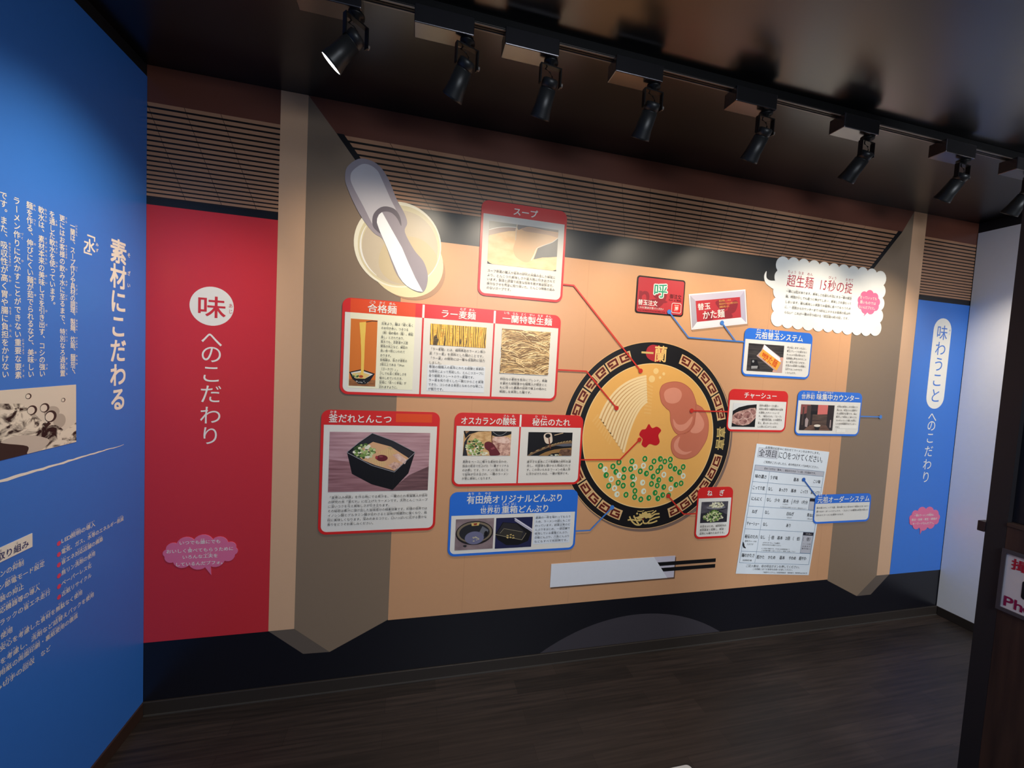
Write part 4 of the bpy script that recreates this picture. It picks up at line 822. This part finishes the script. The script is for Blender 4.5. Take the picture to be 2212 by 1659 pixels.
# noodles
N0, N1 = ink('noodle_cream', (248, 218, 164)), ink('noodle_gap', (214, 166, 108)); NG = ink('sunken_noodle', (240, 186, 108))
mb = B()
for k in range(9):
    s = k / 8.0
    if k == 0: mb2 = B()
    mb.line([(2.300 + 0.006 * s, 1.527 - 0.16 * s), (2.350, 1.507 - 0.143 * s)], 0.009, 0.0029, NG)
    mb2.line([(2.036 + 0.09 * s, 1.350 - 0.11 * s), (2.006 + 0.105 * s, 1.311 - 0.12 * s)], 0.009, 0.0029, NG)
mb.build('sunken_noodles', t); mb2.build('sunken_noodles', t)
def nood(s):
    p0 = Vector((2.305 + 0.016 * s, 1.567 - 0.138 * s)); p3 = Vector((2.046 + 0.152 * s, 1.330 - 0.184 * s))
    pm = Vector((2.142 + 0.108 * s, 1.490 - 0.154 * s)); c = 2 * pm - (p0 + p3) / 2
    c = c.lerp((p0 + p3) / 2, 0.0)
    return [((1 - u) ** 2 * p0 + 2 * u * (1 - u) * c + u * u * p3) for u in [i / 14 for i in range(15)]]
mb = B(); o = [tuple(v) for v in nood(0)]; i_ = [tuple(v) for v in nood(1)]; mb.poly(o + i_[::-1], 0.0029, N1); mb.build('noodle_bed', t)
for k in range(11):
    B().line([tuple(v) for v in nood(k / 10.0)], 0.0125, 0.0034, N0).build('noodle_strand', t)
# bubbles
for (x, z, r) in ((2.361, 1.597, 0.0165), (2.339, 1.553, 0.0195), (2.389, 1.563, 0.008), (2.410, 1.584, 0.009)):
    B().disc(x, z, r, 0.0031, ink('oil_bubble', (248, 208, 136)), n=28).build('oil_bubble', t)
# pork
PK, PF, PE = ink('pork_rose', (204, 118, 92)), ink('pork_fat', (228, 150, 124)), ink('pork_outline', (186, 98, 76))
def pork(outl, fats, d):
    o = B(); o.poly(spline(outl, 5), d, PK); o.line(spline(outl + outl[:1], 5, False), 0.003, d + 0.0001, PE); o = o.build('pork_slice', t)
    for fpts in fats:
        q = B(); q.poly(spline(fpts, 5), d + 0.0002, PF); q.build('fat', o)
pork([(2.393, 1.482), (2.409, 1.523), (2.469, 1.543), (2.531, 1.538), (2.590, 1.503), (2.623, 1.448), (2.640, 1.393), (2.635, 1.33), (2.610, 1.28), (2.564, 1.255), (2.533, 1.248), (2.500, 1.272), (2.476, 1.320), (2.467, 1.375), (2.442, 1.395), (2.409, 1.428)],
     [[(2.421, 1.469), (2.434, 1.497), (2.479, 1.511), (2.519, 1.500), (2.534, 1.470), (2.517, 1.435), (2.479, 1.422), (2.439, 1.432)], [(2.490, 1.337), (2.520, 1.307), (2.567, 1.311), (2.612, 1.354), (2.607, 1.315), (2.578, 1.280), (2.539, 1.269), (2.502, 1.293)]], 0.0032)
pork([(2.629, 1.421), (2.671, 1.404), (2.708, 1.359), (2.724, 1.303), (2.720, 1.232), (2.692, 1.175), (2.655, 1.132), (2.601, 1.111), (2.545, 1.115), (2.507, 1.139), (2.490, 1.181), (2.496, 1.223), (2.533, 1.248), (2.590, 1.262), (2.622, 1.310), (2.632, 1.379)],
     [[(2.637, 1.379), (2.667, 1.359), (2.693, 1.317), (2.686, 1.281), (2.652, 1.258), (2.607, 1.266), (2.631, 1.309)], [(2.542, 1.237), (2.516, 1.216), (2.507, 1.188), (2.517, 1.160), (2.550, 1.139), (2.591, 1.136), (2.627, 1.155), (2.589, 1.150), (2.557, 1.161), (2.534, 1.188)]], 0.0036)
B().poly(spline([(2.341, 1.305), (2.363, 1.283), (2.392, 1.291), (2.420, 1.271), (2.405, 1.243), (2.416, 1.205), (2.394, 1.186), (2.355, 1.194), (2.330, 1.175), (2.306, 1.191), (2.309, 1.221), (2.287, 1.245), (2.300, 1.272), (2.324, 1.278)], 5), 0.0034, CRIMSON).build('red_sauce', t, {'label': 'bright red star-shaped sauce splat'})
GR, GH = ink('onion_ring_green', (34, 140, 62)), ink('onion_halo', (230, 214, 148)); WR = ink('onion_ring_white', (226, 236, 214))
rg = random.Random(11)
greens = [(2.069, 1.073), (2.142, 1.07), (2.176, 1.093), (2.254, 1.097), (2.332, 1.111), (2.39, 1.097), (2.428, 1.11), (2.458, 1.096), (2.492, 1.107), (2.578, 1.064), (2.162, 1.04), (2.105, 1.023), (2.21, 1.053), (2.25, 1.055), (2.309, 1.042), (2.348, 1.029), (2.374, 1.061), (2.435, 1.063), (2.418, 1.041), (2.495, 1.07), (2.526, 1.054), (2.557, 1.034), (2.21, 1.01), (2.264, 1.012), (2.391, 1.011), (2.428, 0.991), (2.506, 0.995), (2.573, 0.97), (2.54, 0.962), (2.125, 0.964), (2.18, 0.98), (2.211, 0.963), (2.268, 0.968), (2.384, 0.97), (2.421, 0.96), (2.463, 0.951), (2.285, 0.932), (2.232, 0.912), (2.286, 0.898), (2.325, 0.884), (2.374, 0.891), (2.411, 0.919), (2.46, 0.905), (2.431, 0.886), (2.498, 0.902)]
whites = [(2.096, 1.054), (2.137, 1.0), (2.182, 1.021), (2.275, 1.066), (2.326, 1.073), (2.276, 0.999), (2.328, 0.978), (2.458, 1.021), (2.583, 1.012), (2.16, 0.95), (2.177, 0.916), (2.338, 0.929), (2.509, 0.941)]
for i, (x, z) in enumerate(greens + whites):
    mb = B(); d = 0.0032 + 0.00003 * (i % 12); w = i >= len(greens); m = WR if w else GR; thick = rg.random() < 0.45
    n = 24; q = len(mb.v); k = mb.mi(m); off = 0.0035 * (1 if thick else 0); ri = 0.0068 if not thick else 0.0062
    for j in range(n):
        a = 2 * math.pi * j / n; mb.v.append((x + 0.0155 * math.cos(a) - BX, -d, z + 0.0168 * math.sin(a) - BZ + RO))
    for j in range(n):
        a = 2 * math.pi * j / n; mb.v.append((x + off + ri * (0.8 if thick else 1) * math.cos(a) - BX, -d, z + ri * 1.15 * math.sin(a) - BZ + RO))
    for j in range(n): mb.f.append((q + n + j, q + j, q + (j + 1) % n, q + n + (j + 1) % n)); mb.m.append(k)
    if not w: mb.ring(x, z, 0.0158, 0.0185, d - 0.0001, GH, n=24)
    mb.build('onion_ring', t)

# ------------------------------------------------------------------ soup pot and ladle (mural, top left)
t = thing('soup_pot', 'cream round soup pot picture under the grey ladle, upper left', 'pot picture', 0.99, 1.87)
B = lambda: MB(0.99, 1.87)
def ellp(cx, cz, a, b, rot, n=56): return [(cx + a * math.cos(q) * math.cos(rot) - b * math.sin(q) * math.sin(rot), cz + a * math.cos(q) * math.sin(rot) + b * math.sin(q) * math.cos(rot)) for q in [2 * math.pi * i / n for i in range(n)]]
B().poly(ellp(1.030, 2.024, 0.178, 0.150, -0.5), 0.0019, SHADE, 0.0016).build('printed_shadow', t)  # pot's drop shadow, part of the print, as a flat ellipse
B().poly(ellp(1.022, 2.040, 0.172, 0.160, -0.5), 0.0022, ink('pot_side', (230, 216, 170)), 0.0016).build('pot_side', t)
B().poly(ellp(0.984, 2.112, 0.196, 0.192, 0.9), 0.0025, ink('pot_rim', (236, 229, 204)), 0.0016).build('pot_rim', t)
B().poly(ellp(0.990, 2.108, 0.186, 0.180, 0.9), 0.0027, ink('pot_rim_inner', (214, 202, 164))).build('pot_rim_groove', t)
B().poly(ellp(0.994, 2.100, 0.172, 0.166, 0.9), 0.0029, ink('pot_inside', (198, 183, 158))).build('pot_inside', t)
B().poly(spline([(0.90, 2.02), (0.912, 2.09), (0.955, 2.145), (1.03, 2.157), (1.10, 2.142), (1.158, 2.083), (1.152, 2.03), (1.118, 1.985), (1.06, 1.944), (0.98, 1.940), (0.925, 1.968)], 5), 0.0031, ink('pot_soup', (200, 182, 146))).build('soup', t)
mb = B(); mb.line([(0.9915 - 0.172 * math.cos(math.radians(a)), 2.100 + 0.166 * math.sin(math.radians(a))) for a in range(-55, 32, 6)], [0.002 + 0.006 * math.sin(math.pi * i / 14) for i in range(15)], 0.0031, WHITE); mb.build('white_highlight', t, {'label': 'white crescent line on the inner rim'})
t = thing('ladle', 'grey ladle picture with long white scoop, leaning over the soup pot', 'ladle picture', 0.93, 1.9)
B = lambda: MB(0.93, 1.9)
LG, LL, LD = ink('ladle_grey', (150, 141, 148)), ink('ladle_light', (194, 189, 192)), ink('ladle_dark', (100, 92, 100))
B().poly(spline([(0.796, 2.465), (0.753, 2.423), (0.746, 2.374), (0.756, 2.336), (0.791, 2.263), (0.831, 2.200), (0.876, 2.151), (0.918, 2.125), (0.953, 2.040), (0.985, 1.972), (1.027, 1.930), (1.073, 1.908), (1.104, 1.909), (1.120, 1.944), (1.120, 1.996), (1.098, 2.051), (1.055, 2.097), (1.010, 2.173), (1.019, 2.215), (1.004, 2.258), (0.967, 2.318), (0.930, 2.397), (0.889, 2.450), (0.841, 2.470)], 4), 0.0040, LG, 0.0024).build('ladle_body', t)
B().poly(spline([(0.813, 2.445), (0.777, 2.412), (0.768, 2.382), (0.779, 2.345), (0.829, 2.259), (0.868, 2.190), (0.880, 2.20), (0.900, 2.265), (0.935, 2.27), (0.969, 2.261), (0.943, 2.310), (0.901, 2.393), (0.880, 2.429), (0.846, 2.448)], 4), 0.0043, LL).build('handle_face', t)
B().poly(spline([(0.869, 2.185), (0.867, 2.220), (0.877, 2.246), (0.900, 2.269), (0.929, 2.277), (0.964, 2.268), (0.987, 2.236), (0.993, 2.198), (0.975, 2.229), (0.950, 2.251), (0.920, 2.254), (0.897, 2.241), (0.886, 2.217), (0.889, 2.188), (0.905, 2.153), (0.885, 2.165)], 4), 0.0046, LD).build('dark_ring', t)
B().poly([(0.907, 2.249), (0.894, 2.236), (0.887, 2.218), (0.886, 2.200), (0.899, 2.166), (0.920, 2.122), (0.940, 2.080), (0.958, 2.040), (0.990, 1.972), (1.008, 1.947), (1.027, 1.930), (1.050, 1.917), (1.075, 1.910), (1.102, 1.909), (1.065, 1.970), (1.030, 2.038), (1.000, 2.101), (0.947, 2.185)], 0.0048, ink('scoop_white', (238, 240, 240))).build('scoop_face', t, {'label': 'white lit side of the scoop'})

# ------------------------------------------------------------------ chopsticks in a paper sleeve
t = thing('chopstick_sleeve', 'long white paper chopstick sleeve below the bowl', 'chopstick sleeve', 2.198, 0.421)
B = lambda: MB(2.198, 0.421)
B().rect(1.828, 2.580, 0.412, 0.540, 0.0018, ink('printed_sleeve_shadow', (110, 80, 60)), 0.0014).build('printed_shadow', t)  # sleeve's drop shadow as a brown rectangle of the print
B().rect(1.823, 2.5725, 0.4215, 0.5485, 0.0022, ink('sleeve_lilac', (206, 200, 212)), 0.0016).build('sleeve_back', t)
B().poly([(1.823, 0.4215), (2.530, 0.4215), (2.435, 0.5485), (1.823, 0.5485)], 0.0036, ink('sleeve_white', (226, 228, 234)), 0.0023).build('sleeve_front', t)
for lab, z0, zl in (('upper black chopstick sticking out of the white sleeve', 0.4945, 2.47), ('lower black chopstick sticking out of the white sleeve', 0.4605, 2.49)):
    t = thing('chopstick', lab, 'chopstick', 2.65, z0, group='chopsticks in the paper sleeve')
    MB(2.65, z0).poly([(zl - 0.03, z0), (2.847, z0), (2.847, z0 + 0.0215), (zl - 0.03, z0 + 0.0215)], 0.0032, BLACK, 0.0024).build('stick', t)

# ------------------------------------------------------------------ left blue wall
B = lambda: MB(0.0, 0.0); dL = 0.0040
def wtext(name, label, cat, oy, oz):
    t = thing(name, label, cat, oy, oz, 'left'); t['ox'] = oy; t['oz'] = oz; return t
t = wtext('wall_title', 'large white vertical title 素材にこだわる on the blue wall', 'lettering', -0.155, 1.34)
mb = MB(-0.155, 1.34); vtext(mb, '{素|そ}{材|ざい}にこだわる', -0.157, 1.974, 1.338, 0.092, dL, WHITE, 0.034, ruby=0.2, sx=0.086); mb.build('title_lettering', t)
t = wtext('wall_subtitle', 'white bracketed heading 「水」 on the blue wall', 'lettering', -0.29, 1.86)
mb = MB(-0.29, 1.86); vtext(mb, '「{水|みず}」', -0.292, 1.975, 1.858, 0.046, dL, WHITE, 0.03, ruby=0.28, sx=0.050, zs=[1.955, 1.914, 1.878]); mb.build('heading_lettering', t)
t = wtext('wall_paragraph', 'white vertical paragraph about soft water, above the splash photo', 'lettering', -0.46, 1.48)
for i, (y, z0, z1, s) in enumerate(((-0.360, 1.967, 1.474, '{一蘭|いちらん}は、スープ{作|づく}りや{具材|ぐざい}の{調理|ちょうり}、{製麺|せいめん}、{炊飯|すいはん}、{麺茹|めんゆ}で、'), (-0.399, 1.979, 1.478, '{更|さら}にはお{客様|きゃくさま}の{飲|の}み{水|みず}に{至|いた}るまで、{特別|とくべつ}なろ{過装置|かそうち}'), (-0.434, 1.979, 1.688, 'を{通|とお}した{軟水|なんすい}を{使|つか}っています。'),
                         (-0.470, 1.979, 1.480, '{軟水|なんすい}は、{素材本来|そざいほんらい}の{美味|おい}しさを{引|ひ}き{出|だ}す、コシの{強|つよ}い'), (-0.506, 1.979, 1.480, '{麺|めん}を{作|つく}る、{伸|の}びにくい{麺|めん}が{茹|ゆ}でられるなど、{美味|おい}しい'), (-0.544, 1.979, 1.478, 'ラーメン{作|づく}りに{欠|か}かすことができない{重要|じゅうよう}な{要素|ようそ}'), (-0.580, 1.979, 1.482, 'です。また、{吸収性|きゅうしゅうせい}が{高|たか}く{胃|い}や{腸|ちょう}に{負担|ふたん}をかけない'))):
    mb = MB(-0.46, 1.48); n = sum(len(b) for b, r in units(s)); vtext(mb, s, y, z0, z1, 0.0215, dL, WHITE, 0.018, ruby=0.36, sx=0.0205); mb.build('text_column', t)
t = wtext('splash_photograph', 'grey photo of splashing water and droplets on the blue wall', 'photograph', -0.55, 1.26)
f = Photo(t, -0.80, -0.349, 1.260, 1.450, ink('photo_water_pale', (214, 208, 196)), dL + 0.0008, 'print'); f.mb = MB(-0.55, 1.26)
f.mb.rect(-0.80, -0.349, 1.260, 1.450, dL + 0.0008, ink('photo_water_pale', (214, 208, 196)), 0.0036)
f.ell(.80, .58, .06, .1, p('water_grey', (176, 170, 160))); f.ell(.86, .42, .05, .12, p('water_grey', (176, 170, 160)))
f.poly([(0, .9), (.3, .86), (.5, .8), (.58, .78), (.64, .68), (.72, .48), (.78, .38), (.84, .36), (.90, .24), (.96, .3), (1, .34), (1, 0), (0, 0)], texmat('photo_splash', (30, 26, 26), (226, 220, 206), 'noise', (26, 26, 34), 5, 0.40, 0.56, dist=1.4))
f.poly([(.30, .0), (.36, .2), (.46, .28), (.58, .24), (.66, .10), (.68, 0)], p('splash_dark', (46, 40, 38)), 5)
f.poly([(.45, .26), (.6, .3), (.78, .14), (.7, 0), (.62, .0), (.62, .12)], p('splash_light', (196, 188, 178)), 5)
for (u, v, r) in ((.655, .66, .035), (.745, .67, .035), (.79, .52, .045), (.89, .76, .016), (.63, .88, .02)):
    f.ell(u, v, r, r * 2.1, p('drop_dark', (52, 46, 44))); f.ell(u - r * .2, v - r * .1, r * .72, r * 1.6, p('drop_light', (220, 214, 202)))
f.poly([(.74, .40), (.77, .44), (.79, .40), (.75, .34)], p('splash_dark', (46, 40, 38)))
f.done()
t = wtext('brush_line', 'thin white brush stroke sloping across the blue wall', 'brush stroke', -0.45, 1.19)
mb = MB(-0.45, 1.19); rb = random.Random(3); pl = [(-0.85 + 0.725 * i / 40, 1.203 + rb.uniform(-.0012, .0012)) for i in range(41)]
mb.line(pl, [max(0.0012, 0.0105 * (1 - i / 40) ** 0.45 * rb.uniform(.75, 1.1)) for i in range(41)], dL, WHITE); mb.build('stroke', t)
t = wtext('heading_plate', 'white strip with dark text 取り組み on the blue wall', 'plate', -0.6, 0.978)
MB(-0.6, 0.978).rect(-0.76, -0.5065, 0.979, 1.020, dL + 0.001, WHITE, 0.0036).build('plate', t)
mb = MB(-0.6, 0.978); text(mb, '{環境|かんきょう}への{取|と}り{組|く}み', -0.705, -0.518, 0.996, 0.024, dL + 0.0016, NAVYTXT, 0.016, ruby=0.3); mb.build('lettering', t)
t = wtext('bullet_list', 'white list of ecology measures with pink dots, low on the blue wall', 'lettering', -0.35, 0.62)
DOT = ink('bullet_pink', (226, 74, 110)); zb = [0.947, 0.911, 0.877, 0.841, 0.806, 0.771]
for z in zb: MB(-0.35, 0.62).disc(-0.4155, z, 0.0075, dL + 0.0002, DOT, n=20).build('bullet_dot', t)
ch = 0.0176
for z, s, n in zip(zb, ('LED{照明|しょうめい}の{導入|どうにゅう}', '{電気|でんき}、ガス、{水等|みずとう}のエネルギー{削減|さくげん}', '{省|しょう}エネ{対応店舗|たいおうてんぽ}の{構築|こうちく}', '{無|む}リン{洗剤|せんざい}の{使用|しよう}', 'ペーパーレス{化|か}', '{古紙|こし}リサイクル'), (8, 16, 10, 8, 7, 7)):
    mb = MB(-0.35, 0.62); text(mb, s, -0.407, -0.407 + n * ch, z + 0.003, 0.0185, dL, WHITE, 0.018, ruby=0.36); mb.build('list_line', t)
for z, xe, s, n in ((0.942, -0.532, 'エアコンの{抑制|よくせい}', 7), (0.906, -0.466, 'パソコン{節電|せつでん}モード{設定|せってい}', 11), (0.872, -0.533, '{過剰包装|かじょうほうそう}の{抑止|よくし}', 7), (0.839, -0.482, '{省|しょう}エネ{対応機器等|たいおうききとう}の{導入|どうにゅう}', 11), (0.805, -0.447, 'トラックの{省|しょう}エネ{走行|そうこう}', 10), (0.766, -0.567, '{再生紙|さいせいし}の{使用|しよう}', 6),
                    (0.732, -0.323, '{安全|あんぜん}と{安心|あんしん}を{考慮|こうりょ}した{食材|しょくざい}を{無駄|むだ}なく{使用|しよう}', 19), (0.694, -0.272, '{環境|かんきょう}を{考慮|こうりょ}し、{洗剤|せんざい}など{詰替|つめか}えパックを{使用|しよう}', 21), (0.662, -0.342, 'コピー{用紙|ようし}の{両面印刷|りょうめんいんさつ}・{裏紙使用|うらがみしよう}の{徹底|てってい}', 18), (0.624, -0.501, '{使用済|しようず}み{切手|きって}の{回収|かいしゅう}', 10), (0.624, -0.447, 'など', 2)):
    mb = MB(-0.35, 0.62); text(mb, s, xe - n * ch, xe, z + 0.003, 0.0185, dL, WHITE, 0.018, ruby=0.36); mb.build('list_line', t)

# ------------------------------------------------------------------ track and spotlights
metal = mat('black_lamp_metal', (20, 20, 21), 0.4, 0.35, vary=0.08); boxm = mat('satin_black_box', (104, 102, 106), 0.22, 0.5, 0.9, vary=0.05)
headm = mat('dark_lamp_head', (36, 37, 38), 0.40, 0.4, vary=0.08); slotm = mat('lamp_slot_black', (6, 6, 6), 0.6); railm = mat('rail_aluminium', (120, 112, 106), 0.3, 0.7)
lensm = mat('lamp_lens', (255, 250, 240), 0.3, emit=9.0, vary=0.0)
t = thing('lighting_track', 'long black lighting track mounted across the glossy ceiling', 'track', 2.3, 2.664, y=-0.611); OT = (2.3, -0.611, 2.664)
box_mesh('track_body', 0.30, 4.70, -0.627, -0.595, 2.668, 2.6995, metal, t, 0.001, origin=OT)
for y in (-0.6235, -0.6025): box_mesh('rail_lip', 0.31, 4.69, y, y + 0.004, 2.6655, 2.668, railm, t, origin=OT)
box_mesh('conductor_strip', 0.31, 4.69, -0.613, -0.609, 2.6668, 2.668, slotm, t, origin=OT)
def rev(prof, n=28):
    v = []; f = []
    for r, z in prof: v += [(r * math.cos(2 * math.pi * i / n), r * math.sin(2 * math.pi * i / n), z) for i in range(n)]
    for k in range(len(prof) - 1):
        for i in range(n): j = (i + 1) % n; f.append((k * n + i, (k + 1) * n + i, (k + 1) * n + j, k * n + j))
    f.append(tuple(range(n))); f.append(tuple((len(prof) - 1) * n + i for i in range(n - 1, -1, -1)))
    return v, f
def mesh_obj(name, v, f, m, parent, smooth=True):
    me = bpy.data.meshes.new(name); me.from_pydata(v, [], f); me.update(); me.materials.append(m)
    if smooth: me.polygons.foreach_set('use_smooth', [len(p.vertices) == 4 for p in me.polygons])
    o = bpy.data.objects.new(name, me); COL.objects.link(o); o.parent = parent; return o
HEAD = rev([(0.0001, 0.012), (0.020, 0.012), (0.026, 0.008), (0.027, 0.0), (0.0270, -0.014), (0.0252, -0.0142), (0.0252, -0.018), (0.0275, -0.0182), (0.0300, -0.075), (0.0345, -0.100), (0.0350, -0.106), (0.0335, -0.106), (0.0312, -0.086), (0.0001, -0.086)])
LENS_IN = rev([(0.0001, -0.088), (0.0298, -0.088), (0.0298, -0.0895), (0.0001, -0.0900)])
LENS = rev([(0.0001, -0.1015), (0.0322, -0.1015), (0.0322, -0.1045), (0.026, -0.1062), (0.0001, -0.1068)])
def tube(pts, r, n=8):
    v = []; f = []
    for i, q in enumerate(pts):
        q = Vector(q); d = (Vector(pts[min(i + 1, len(pts) - 1)]) - Vector(pts[max(i - 1, 0)])).normalized(); a = d.orthogonal().normalized(); b = d.cross(a)
        v += [tuple(q + r * (math.cos(6.2832 * k / n) * a + math.sin(6.2832 * k / n) * b)) for k in range(n)]
    for i in range(len(pts) - 1):
        for k in range(n): j = (k + 1) % n; f.append((i * n + k, i * n + j, (i + 1) * n + j, (i + 1) * n + k))
    return v, f
def spotlight(x0, aim, label, power=1.0, size=84, blend=1.0):
    """a driver box on the track with a swivelling head below its right end"""
    px, py, pz = x0 + 0.165, -0.613, 2.545
    t = thing('track_spotlight', label, 'spotlight', px, pz, y=py, group='spotlights on the ceiling track'); O = (px, py, pz)
    box_mesh('driver_box', x0, x0 + 0.182, -0.645, -0.581, 2.610, 2.6655, boxm, t, 0.0025, origin=O)
    v, f = rev([(0.0001, 0.065), (0.024, 0.065), (0.024, 0.059), (0.012, 0.058), (0.012, 0.050), (0.0001, 0.050)]); mesh_obj('swivel', v, f, metal, t)
    yaw = math.atan2(-aim[0], aim[1]) * 0.55
    yk = bpy.data.meshes.new('yoke'); v = []; f = []
    def bx(x0, x1, y0, y1, z0, z1):
        n = len(v); v.extend([(x, y, z) for x in (x0, x1) for y in (y0, y1) for z in (z0, z1)]); f.extend([tuple(n + i for i in q) for q in ((0, 1, 3, 2), (4, 6, 7, 5), (0, 4, 5, 1), (2, 3, 7, 6), (0, 2, 6, 4), (1, 5, 7, 3))])
    bx(-0.0385, 0.0385, -0.008, 0.008, 0.047, 0.051); bx(-0.0385, -0.0345, -0.008, 0.008, -0.010, 0.047); bx(0.0345, 0.0385, -0.008, 0.008, -0.010, 0.047)
    yo = mesh_obj('yoke', v, f, metal, t, False); yo.rotation_euler = (0, 0, yaw)
    kv, kf = rev([(0.0001, 0.0), (0.007, 0.0), (0.007, 0.007), (0.0001, 0.007)], 14); kn = mesh_obj('pivot_knob', kv, kf, railm, yo); kn.location = (0.0385, 0, 0); kn.rotation_euler = (0, math.pi / 2, 0)
    kv, kf = tube([(-0.012, 0, 0.050), (-0.020, -0.006, 0.036), (-0.004, -0.008, 0.026), (0.006, -0.004, 0.016), (0.002, 0, 0.004)], 0.0022); mesh_obj('cable', kv, kf, slotm, t)
    hd = mesh_obj('lamp_head', HEAD[0], HEAD[1], headm, t); hd.rotation_mode = 'QUATERNION'; dv = Vector(aim).normalized(); hd.rotation_quaternion = dv.to_track_quat('-Z', 'Y')
    LN_ = LENS if aim[0] < -0.5 else LENS_IN; mesh_obj('lens', LN_[0], LN_[1], lensm, hd)
    L = bpy.data.lights.new('spot_lamp', 'SPOT'); L.energy = LAMP_POWER * power; L.color = LAMP_COLOUR; L.spot_size = math.radians(size); L.spot_blend = blend; L.shadow_soft_size = 0.026
    lo = bpy.data.objects.new('spot_lamp', L); COL.objects.link(lo); lo.parent = hd; lo.location = (0, 0, -0.113)
    return t
LABS = ['leftmost track spotlight, turned away to the left with its lens glowing white', 'second track spotlight from the left, above the soup panel', 'third track spotlight from the left, with a pale box underside',
        'fourth track spotlight from the left, above the call card', 'fifth track spotlight from the left, above the tilted plate', 'sixth track spotlight from the left, with the brightest box underside',
        'seventh track spotlight from the left, near the blue banner', 'eighth track spotlight from the left, its head cut by the picture edge', 'added last track spotlight, unseen beyond the picture edge, aimed at the white end wall']
AIM = [(-0.75, 0.20, -0.80), (-0.36, 0.55, -0.78), (-0.12, 0.57, -0.82), (-0.06, 0.57, -0.82), (-0.06, 0.59, -0.80), (-0.10, 0.63, -0.77), (-0.04, 0.60, -0.80), (0.02, 0.58, -0.80), (0.52, 0.26, -0.92)]
for x0, aim, lab in zip((0.705, 1.038, 1.319, 1.705, 2.193, 2.705, 3.268, 3.720, 4.000), AIM, LABS): spotlight(x0, aim, lab, *((1.7, 84) if aim[0] < -0.5 else (1.2, 78) if aim[0] > 0.5 else (0.98, 92) if aim[0] < -0.2 else (1.0, 84)))  # the last one is added out of view to light the end wall

# ------------------------------------------------------------------ right-hand partition with the photo sign
post = mat('dark_post', (34, 32, 36), 0.5)
box_mesh('trim_1', PX, PX + 0.08, -1.078, -1.028, 0.0, RH, post, props=ST)
box_mesh('wall_front', PX + 0.02, PX + 0.07, -3.4, -1.078, 1.165, RH, mat('dark_upper_board', (18, 17, 22), 0.5), props=ST)
wood = texmat('dark_walnut_board', (44, 30, 26), (74, 52, 42), 'noise', (40, 40, 3), 5, 0.3, 0.7, 0.42)
t = thing('wood_panel', 'dark walnut panel at the right edge, carrying the photo sign', 'panel', 1.6, 0.0, 'sign'); OW = (PX, -1.6, 0)
def sbox(name, y0, y1, z0, z1, d0, d1, m, parent, org, bevel=0.0):   # y as in the room; d = distance out from the partition
    return box_mesh(name, -y1 - org[0], -y0 - org[0], -d1, -d0, z0 - org[1], z1 - org[1], m, parent, bevel)
sbox('board', -3.4, -1.0785, 0.0, 1.150, -0.06, 0.0, wood, t, (1.6, 0.0)); sbox('cap_rail', -3.4, -1.0785, 1.150, 1.164, -0.06, 0.004, mat('walnut_cap', (66, 50, 42), 0.4), t, (1.6, 0.0), 0.002)
t = thing('photo_sign', 'white framed sign with red lettering 撮影 and Photo on the walnut panel', 'sign', 1.2, 0.87, 'sign'); og = (1.2, 0.87)
fr = mat('sign_frame_grey', (74, 70, 76), 0.4); sx0, sx1, sz0, sz1 = 1.0765, 1.46, 0.872, 1.076
for nm, a in (('frame_rail', (sx0, sx1, sz1 - 0.012, sz1)), ('frame_rail', (sx0, sx1, sz0, sz0 + 0.012)), ('frame_stile', (sx0, sx0 + 0.010, sz0 + 0.0121, sz1 - 0.0121)), ('frame_stile', (sx1 - 0.010, sx1, sz0 + 0.0121, sz1 - 0.0121))):
    mb = MB(*og); mb.rect(*a, 0.008, fr, 0.0004); mb.build(nm, t)
MB(*og).rect(sx0 + 0.010, sx1 - 0.010, sz0 + 0.012, sz1 - 0.012, 0.004, ink('sign_white', (232, 228, 232)), 0.0004).build('sign_face', t)
SR = ink('sign_red', (186, 26, 54))
mb = MB(*og); text(mb, '撮影OK', 1.094, 1.26, 1.036, 0.038, 0.0046, SR, 0.035); mb.build('lettering', t); mb = MB(*og); text(mb, 'Photo OK', 1.092, 1.27, 0.910, 0.046, 0.0046, ink('sign_magenta', (150, 20, 80)), 0.03, sx=0.046); mb.build('lettering', t)
mb = MB(*og); mb.poly(rrect(1.128, 1.20, 0.935, 0.995, 0.008), 0.0046, BLACK); mb.ring(1.164, 0.964, 0.014, 0.020, 0.0050, WHITE, n=28); mb.rect(1.15, 1.178, 0.993, 1.003, 0.0046, BLACK); mb.build('camera_symbol', t)
t = thing('wall_bracket', 'small dark brown block sticking out of the dark post', 'bracket', 1.02, 1.109, 'sign')
sbox('block', -1.0275, -1.009, 1.109, 1.144, -0.03, 0.004, mat('bracket_brown', (46, 30, 30), 0.45), t, (1.02, 1.109), 0.002)
# ------------------------------------------------------------------ floor sticker, just showing at the bottom edge
t = thing('floor_sticker', 'white rounded sticker with dark edge on the floor, cut by bottom edge', 'sticker', 2.12, 0.0); t.location = (2.12, -0.80, 0.0); t.rotation_euler = (-math.pi / 2, 0, 0)
MB().poly(rrect(-0.125, 0.123, -0.172, 0.178, 0.022), 0.0012, BLACK, 0.0002).build('sticker_edge', t); MB().poly(rrect(-0.119, 0.117, -0.166, 0.172, 0.018), 0.0018, WHITE, 0.0012).build('sticker_face', t)

bpy.data.objects.remove(_fo); bpy.data.curves.remove(_fc)
for o in bpy.data.objects:
    for k in ('ox', 'oz'):
        if k in o.keys(): del o[k]
